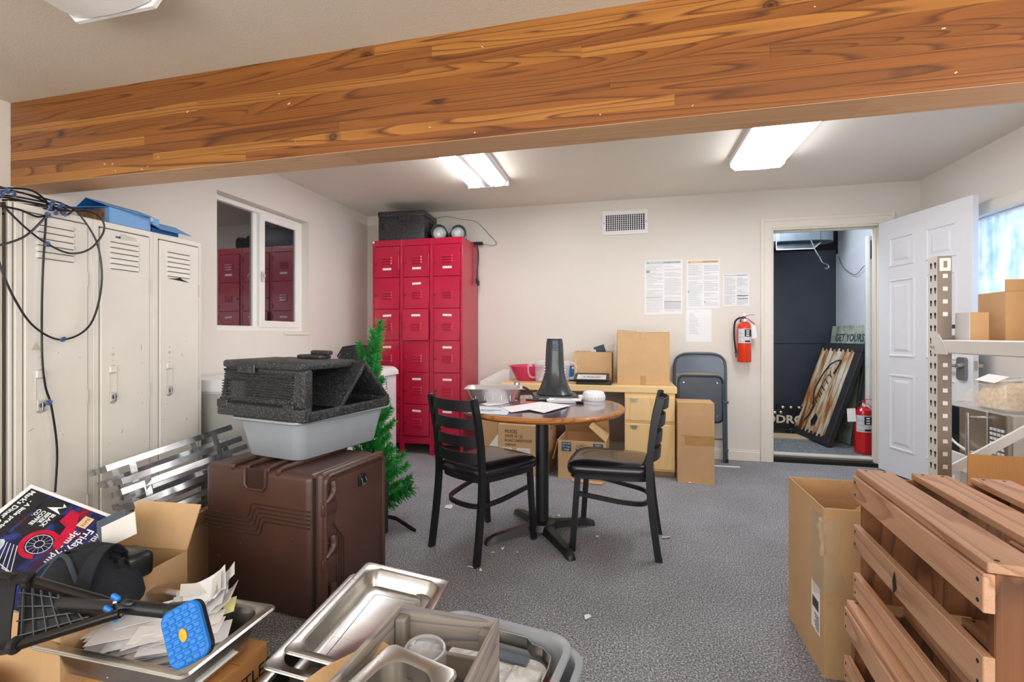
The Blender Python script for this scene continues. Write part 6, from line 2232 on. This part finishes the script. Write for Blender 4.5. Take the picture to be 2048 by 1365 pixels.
# boxes on the rack deck
t = thing('white_carton', 'small carton with white side and tan front on the rack shelf', 'box', (1.285, 2.13, 1.093))
obj('body', B().box((-.03, -.02, 0), (.03, .06, .115), .002), M_card, t, smooth=0)
obj('white_side', B().box((-.0312, -.02, 0), (-.030, .06, .116)), M_white, t, smooth=0)
t = thing('cardboard_box', 'shorter tan carton with a top flap on the rack shelf behind', 'box', (1.43, 2.14, 1.093))
obj('body', B().box((-.085, -.06, 0), (.03, .08, .19), .002), M_card, t, smooth=0)
obj('flap', B().box((-.085, -.06, .19), (.03, -.056, .232)), M_card, t, smooth=0)
t = thing('cardboard_box', 'tallest tan carton on the rack shelf, cut by the right edge of the picture', 'box', (1.57, 2.00, 1.093), (0, 0, R(3)))
obj('body', B().box((-.135, -.12, 0), (.14, .10, .345), .003), M_card_l, t, smooth=0)
obj('flap', B().box((-.135, -.12, .345), (.14, -.01, .350)), M_card_l, t, smooth=0)
obj('staple', B().box((-.10, -.1212, .03), (-.085, -.12, .034)), M_dark, t, smooth=0)

# microwave with a wrapped bundle on top
mw = thing('microwave_oven', 'stainless microwave oven with vertical bar handle under the wrapped bundle', 'microwave', (1.62, 2.50, .5215))
obj('cabinet', B().box((.02, .0, .01), (.42, .50, .252), .004), M_steel, mw)
dr = obj('door', B().box((.0, .115, .012), (.022, .50, .250), .004), M_steel, mw)
obj('window', B().box((-.002, .30, .018), (.001, .47, .244), .002), mat('dark_microwave_glass', '#1b2029', .1, rough=.08), dr)
obj('control_panel', B().box((.0, .0, .012), (.022, .112, .250), .004), steel_mat('panel_steel', '#a8a49c', .3), mw)
b0 = None
for i in range(4):
    for j in range(7):
        bx_ = B().box((-.003, -.009, -.006), (0, .009, .006), .001)
        l_ = (.0, .02 + .022 * i, .05 + .021 * j)
        if b0 is None:
            b0 = obj('key', bx_, M_paperb, mw, loc=l_)
        else:
            bx_.bm.free()
            like(b0, 'key', mw, l_)
b = B().cyl((-.05, .155, .03), (-.05, .155, .235), .0085)
obj('handle', b, M_chrome, dr)
for z in (.05, .215):
    obj('handle_stud', B().cyl((-.05, .155, z), (.0, .155, z), .006), M_chrome, dr)
for x, y in ((.05, .03), (.38, .03), (.05, .47), (.38, .47)):
    obj('foot', B().cyl((x, y, 0), (x, y, .012), .014), M_rubber, mw)
bg = thing('wrapped_bread_bundle', 'tan bread bundle in crinkled clear plastic on top of the microwave', 'bread', (1.80, 2.66, .775))
lo = []
for z, w, d in ((.0, .26, .22), (.012, .31, .26), (.05, .30, .25), (.10, .26, .21), (.125, .2, .15), (.13, .1, .08)):
    lo.append([(x + .01 * mnoise.noise(Vector((x * 20, y * 20, z * 30))), y + .01 * mnoise.noise(Vector((y * 20, x * 20, z * 30 + 5))), z) for x, y in rrect(w, d, .07, 7)])
obj('bread', B().rings(lo), mat('tan_bread', '#d3b68c', .25, 60, rough=.8, bump=.8, bscale=90, bdist=.006), bg, smooth=60)
lo = []
for z, w, d in ((.002, .44, .46), (.010, .42, .42), (.03, .36, .32), (.07, .325, .275), (.115, .28, .225), (.142, .2, .15), (.148, .08, .06)):
    lo.append([(x + .022 * mnoise.noise(Vector((x * 26, y * 26, z * 40))), y + .022 * mnoise.noise(Vector((y * 26, x * 26, z * 40 + 5))), max(.001, z + .010 * mnoise.noise(Vector((x * 40, y * 40, 2))))) for x, y in rrect(w, d, .07, 12)])
obj('plastic_wrap', B().rings(lo, True, False, True), M_bag, bg, smooth=20)
obj('paper_label', B().rbox((-.115, .03, .143), (.07, .10, .002), (R(4), R(-24), R(8))), M_label, bg, smooth=0)

# ------------------------------------------------------------------ six-panel door swung open
dd = thing('panel_door', 'white six-panel door with lever lock standing open by the right wall', 'door', (2.10, 4.54, .012))
ang = math.atan2(3.765 - 4.54, 2.281 - 2.10)
dd.rotation_euler = (0, 0, ang)
DWd, DH, DT = .805, 2.045, .042
obj('slab', B().box((0, -DT, 0), (DWd, 0, DH), .002), M_doorw, dd, smooth=0)
for side in (0, 1):
    for (x0, x1) in ((.11, .355), (.45, .695)):
        for (z0, z1) in ((.20, .80), (.94, 1.56), (1.66, 1.90)):
            y = -DT if side == 0 else 0
            s = -1 if side == 0 else 1
            lo = []
            for k, dy in ((0, -.001), (.004, .007), (.014, .007), (.022, -.001), (.040, -.001), (.062, .006)):
                lo.append([(x0 + k, y + s * dy, z0 + k), (x1 - k, y + s * dy, z0 + k), (x1 - k, y + s * dy, z1 - k), (x0 + k, y + s * dy, z1 - k)])
            obj('panel', B().rings(lo, True, False, True), M_doorw, dd, smooth=0)
obj('edge_plate', B().box((DWd - .001, -.034, .875), (DWd + .001, -.008, .94)), M_steel, dd, smooth=0)
lkx = DWd - .062
for s, y in ((-1, -DT), (1, 0)):
    if s < 0:
        lk = obj('lock_case', B().prism([(x, y, z) for x, z in rrect(.062, .155, .02, 5, (lkx, .885))], (0, s * .022, 0)), mat('satin_nickel', '#8d8f94', .06, rough=.35, metal=.8), dd)
        obj('lock_collar', B().cyl((lkx, y, .905), (lkx, y - .05, .905), .022, .016, 16), M_steel, lk)
        obj('lever', B().tube(smooth_path([(lkx, y - .05, .905), (lkx - .03, y - .056, .906), (lkx - .11, y - .054, .908)], 5), .010, 10), M_galv, lk)
    else:
        lk = obj('lock_rose', B().cyl((lkx, y, .905), (lkx, y + .012, .905), .032, n=20), M_steel, dd)
        obj('knob', B().lathe([(.010, 0), (.010, .03), (.020, .045), (.022, .06), (.012, .07)], 16, Matrix.Translation((lkx, y + .01, .905)) @ Euler((R(-90), 0, 0)).to_matrix().to_4x4()), M_steel, lk)
for z in (.25, 1.0, 1.80):
    obj('hinge', B().cyl((-.004, .0, z - .045), (-.004, .0, z + .045), .008), M_steel, dd)

# ------------------------------------------------------------------ inside the closet
t = thing('air_duct', 'galvanised sheet metal air duct under the closet ceiling', 'duct', (1.60, 5.55, 2.14))
obj('duct_body', B().box((-.66, -.05, -.02), (.38, .30, .20), .004), mat('bright_galvanised', '#7f8b95', .12, 10, rough=.45, metal=.5), t)
obj('duct_end', B().rings([[(.38, .125 + .175 * math.sin(a * PI / 8) , z) if False else (.38 + .17 * math.sin(a * PI / 12), .125 - .175 * math.cos(a * PI / 12), z) for a in range(13)] for z in (-.02, .20)], False, True, True), mat('bright_galvanised_end', '#7f8b95', .12, 10, rough=.45, metal=.5), t)
obj('joint_band', B().box((-.05, -.056, -.022), (.0, -.048, .2), .002), M_galv, t)
b = B().prism([(-.10, -.26, -.145), (.24, -.26, -.145), (.40, .02, -.04), (-.10, .02, -.04)], (0, .01, .012))
b.prism([(-.10, -.26, -.145), (-.10, -.26, -.05), (-.10, .02, -.02), (-.10, .02, -.04)], (.004, 0, 0))
b.prism([(.24, -.26, -.145), (.24, -.255, -.13), (.40, .02, -.02), (.40, .02, -.04)], (-.004, 0, 0))
obj('boot_pan', b, M_galv, t, smooth=0)
obj('boot_edge', B().tube([(-.10, -.262, -.05), (-.10, -.262, -.145), (.24, -.262, -.145), (.40, .015, -.04)], .005, 6), M_rackw, t)
tag(obj('hanging_wire', B().tube(smooth_path([(1.66, 4.97, 2.62), (1.67, 4.98, 2.35), (1.70, 5.0, 2.10), (1.745, 5.0, 1.95), (1.79, 5.0, 1.86), (1.815, 5.0, 1.81), (1.855, 5.0, 1.79), (1.865, 5.0, 1.765), (1.845, 5.0, 1.75), (1.835, 5.0, 1.762)], 6), .006), M_galv), 'bent grey wire with hooked end hanging in the closet', 'wire')
tag(obj('thin_cable', B().tube(smooth_path([(2.28, 5.86, 1.99), (2.265, 5.70, 1.85), (2.27, 5.45, 1.74), (2.265, 5.25, 1.80), (2.27, 5.06, 1.81)], 6), .003), M_greyd), 'thin grey cable sagging across the white closet wall', 'cable')
t = thing('standpipe', 'white painted vertical pipe with black coupling along the closet right wall', 'pipe', (2.222, 5.05, .048))
obj('pipe', B().cyl((0, 0, 0), (0, 0, 2.0), .035, n=18), mat('chipped_white_paint', '#dcdcd8', .06, 8, rough=.5), t)
obj('upper_pipe', B().cyl((.0, -.085, 1.55), (.0, -.085, 2.45), .016, n=12), M_blackp, t)
obj('coupling', B().cyl((.0, -.085, 1.78), (.0, -.085, 1.95), .030, n=12), M_blackp, t)
obj('thin_pipe', B().cyl((.0, -.085, .0), (.0, -.085, 1.78), .008, n=8), M_dark, t)
t = thing('junction_box', 'small beige electrical box on the closet wall by the door jamb', 'electrical box', (2.20, 4.78, 1.86))
obj('body', B().box((-.02, -.05, -.05), (.09, .05, .06), .004), M_rackw, t)
obj('cover', B().box((-.024, -.035, -.04), (-.019, .035, .05), .002), M_redd, t)
t = thing('light_bar', 'black light bar with round bulbs and pale letters on the closet floor', 'light bar', (1.70, 5.70, .048))
obj('panel', B().prism([(-.42, 0, .06), (-.02, 0, .06), (.03, 0, .0), (.24, 0, .0), (.26, 0, .30), (-.06, 0, .32), (-.08, 0, .26), (-.42, 0, .26)], (0, .05, 0)), M_blackp, t, smooth=0)
obj('foot_plate', B().box((-.42, -.03, .03), (.24, .0, .055), .003), M_black, t)
b1 = B().lathe([(.020, 0), (.020, .012), (.015, .02), (.0, .024)], 14, Euler((R(90), 0, 0)).to_matrix().to_4x4())
f0 = None
for x, z in ((-.02, .29), (.06, .29), (.14, .29), (.22, .285), (-.10, .23), (-.04, .235), (.21, .235), (.19, .16), (.06, .04), (.15, .045), (.21, .11), (-.16, .23)):
    if f0 is None:
        f0 = obj('bulb', b1, M_chrome, t, loc=(x, 0, z))
    else:
        like(f0, 'bulb', t, (x, 0, z))
text('lettering', 'ODRO', .12, mat('cream_letters', '#d8d4c6', .05, rough=.5), t, (.0, -.004, .155), (R(90), 0, 0), xs=1.1, bold=.004)
t = thing('floor_board', 'pale wooden board on the closet floor before the light bar', 'board', (1.72, 5.52, .048))
obj('plank', B().box((-.45, -.11, 0), (.20, .11, .018), .003), mat('raw_plywood', '#cbb392', .1, 5, rough=.6, stretch=(1, 12, 12)), t, smooth=0)


def rust_mat():
    t_ = NT('rusty_corrugated_metal')
    v = t_.coord((1, .14, 1))
    f = t_.noise(v, 13, 5, .65, .6)
    c = t_.ramp(f, [(.36, C('#cfcabb')), (.46, C('#b8a486')), (.53, C('#a06028')), (.68, C('#54290d'))])
    t_.l(c, t_.p.inputs['Base Color'])
    t_.set(rough=.6, metal=.2)
    return t_.m


# leaning framed sign: axes along its bottom edge, its height
BL, BR_ = Vector((1.80, 5.76, .06)), Vector((1.895, 5.055, .06))
TR_ = Vector((2.240, 5.00, 1.035))
sx_ = (BR_ - BL)
sw = sx_.length
sx_ = sx_.normalized()
sn = sx_.cross(TR_ - BR_).normalized()
sy_ = sn.cross(sx_)
sh_ = (TR_ - BR_).dot(sy_)
sg = thing('rusty_sign', 'rusty corrugated metal sign in a black frame leaning on the closet wall', 'sign', BL)
sg.rotation_euler = Matrix((sx_, sy_, sn)).transposed().to_euler()
M_frame = mat('charcoal_wood_frame', '#2c2c2f', .15, 10, rough=.6)
obj('frame_rail', B().box((0, 0, -.02), (sw, .085, .03), .004), M_frame, sg)
obj('frame_rail', B().box((0, sh_ - .085, -.02), (sw, sh_, .03), .004), M_frame, sg)
obj('frame_stile', B().box((sw - .10, .084, -.02), (sw, sh_ - .084, .029), .004), M_frame, sg)
obj('frame_stile', B().box((0, .084, -.02), (.04, sh_ - .084, .029), .004), M_frame, sg)
n = 64
x0, x1 = .035, sw - .085
lo = []
for zz in (0, .003):
    pass
lp = [(x0 + (x1 - x0) * i / n, .06 + .006 * math.sin(i * .35), .026 + .012 * math.sin(2 * PI * 8 * i / n)) for i in range(n + 1)]
lq = [(x, sh_ - .065 + .005 * math.sin(i * .4), z) for i, (x, y, z) in enumerate(lp)]
b = B()
va = [b.bm.verts.new(p) for p in lp]
vb = [b.bm.verts.new(p) for p in lq]
for i in range(n):
    b.bm.faces.new((va[i], va[i + 1], vb[i + 1], vb[i]))
obj('corrugated_sheet', b, rust_mat(), sg, smooth=60)
text('lettering', 'SMITTY', .13, M_inkb, sg, (sw * .46, sh_ * .50, .040), (0, 0, R(72)), xs=.95, shear=.2)
obj('flourish', B().tube(smooth_path([(sw * .30, sh_ * .16, .042), (sw * .40, sh_ * .30, .042), (sw * .28, sh_ * .5, .042), (sw * .42, sh_ * .75, .042), (sw * .66, sh_ * .82, .042), (sw * .60, sh_ * .68, .042)], 8), .006, 6), M_ink, sg)
obj('pendant_shape', B().prism([(sw * .50, sh_ * .13, .040), (sw * .58, sh_ * .16, .040), (sw * .60, sh_ * .22, .040), (sw * .52, sh_ * .26, .040), (sw * .46, sh_ * .18, .040)], (0, 0, .003)), M_ink, sg, smooth=0)
# painted green sign behind
gl, gr = Vector((2.09, 5.86, .06)), Vector((2.13, 5.17, .06))
gt = Vector((2.272, 5.20, 1.225))
gx = gr - gl
gw = gx.length
gx = gx.normalized()
gn = gx.cross(gt - gr).normalized()
gy = gn.cross(gx)
gh = (gt - gr).dot(gy)


def patina():
    t_ = NT('weathered_green_paint')
    v = t_.coord()
    f = t_.noise(v, 4, 6, .7, .4)
    t_.l(t_.ramp(f, [(.34, C('#5d776a')), (.44, C('#8fa295')), (.56, C('#bcc0ae')), (.72, C('#94805c'))]), t_.p.inputs['Base Color'])
    t_.set(rough=.7)
    return t_.m


g_ = thing('painted_sign', 'weathered green painted sign board leaning behind the rusty sign', 'sign', gl)
g_.rotation_euler = Matrix((gx, gy, gn)).transposed().to_euler()
obj('board', B().box((0, 0, -.01), (gw, gh, .008), .002), patina(), g_, smooth=0)
obj('edge_strip', B().box((gw - .02, 0, -.012), (gw, gh, .010), .002), mat('dark_green_edge', '#24503c', .1, rough=.6), g_, smooth=0)
text('lettering', 'GET YOURS', .105, M_greyd, g_, (gw * .55, gh - .13, .0085), (0, 0, 0), bold=.003)
b = B()
for k in range(12):
    b.lathe([(.004, 0), (.003, .002)], 6, Matrix.Translation((.03 + (gw - .06) * k / 11, gh - .02, .008)))
obj('nails', b, M_dark, g_)['kind'] = 'stuff'
e2 = extinguisher('fire_extinguisher', 'bright red fire extinguisher standing on the closet floor', (2.105, 4.90, .053), R(-8), .50, .068, M_ext2)
obj('tag', B().sheet([(-.13, -.02, .40), (-.07, -.04, .41), (-.065, -.045, .29), (-.125, -.025, .28)], .001), M_paper, e2)
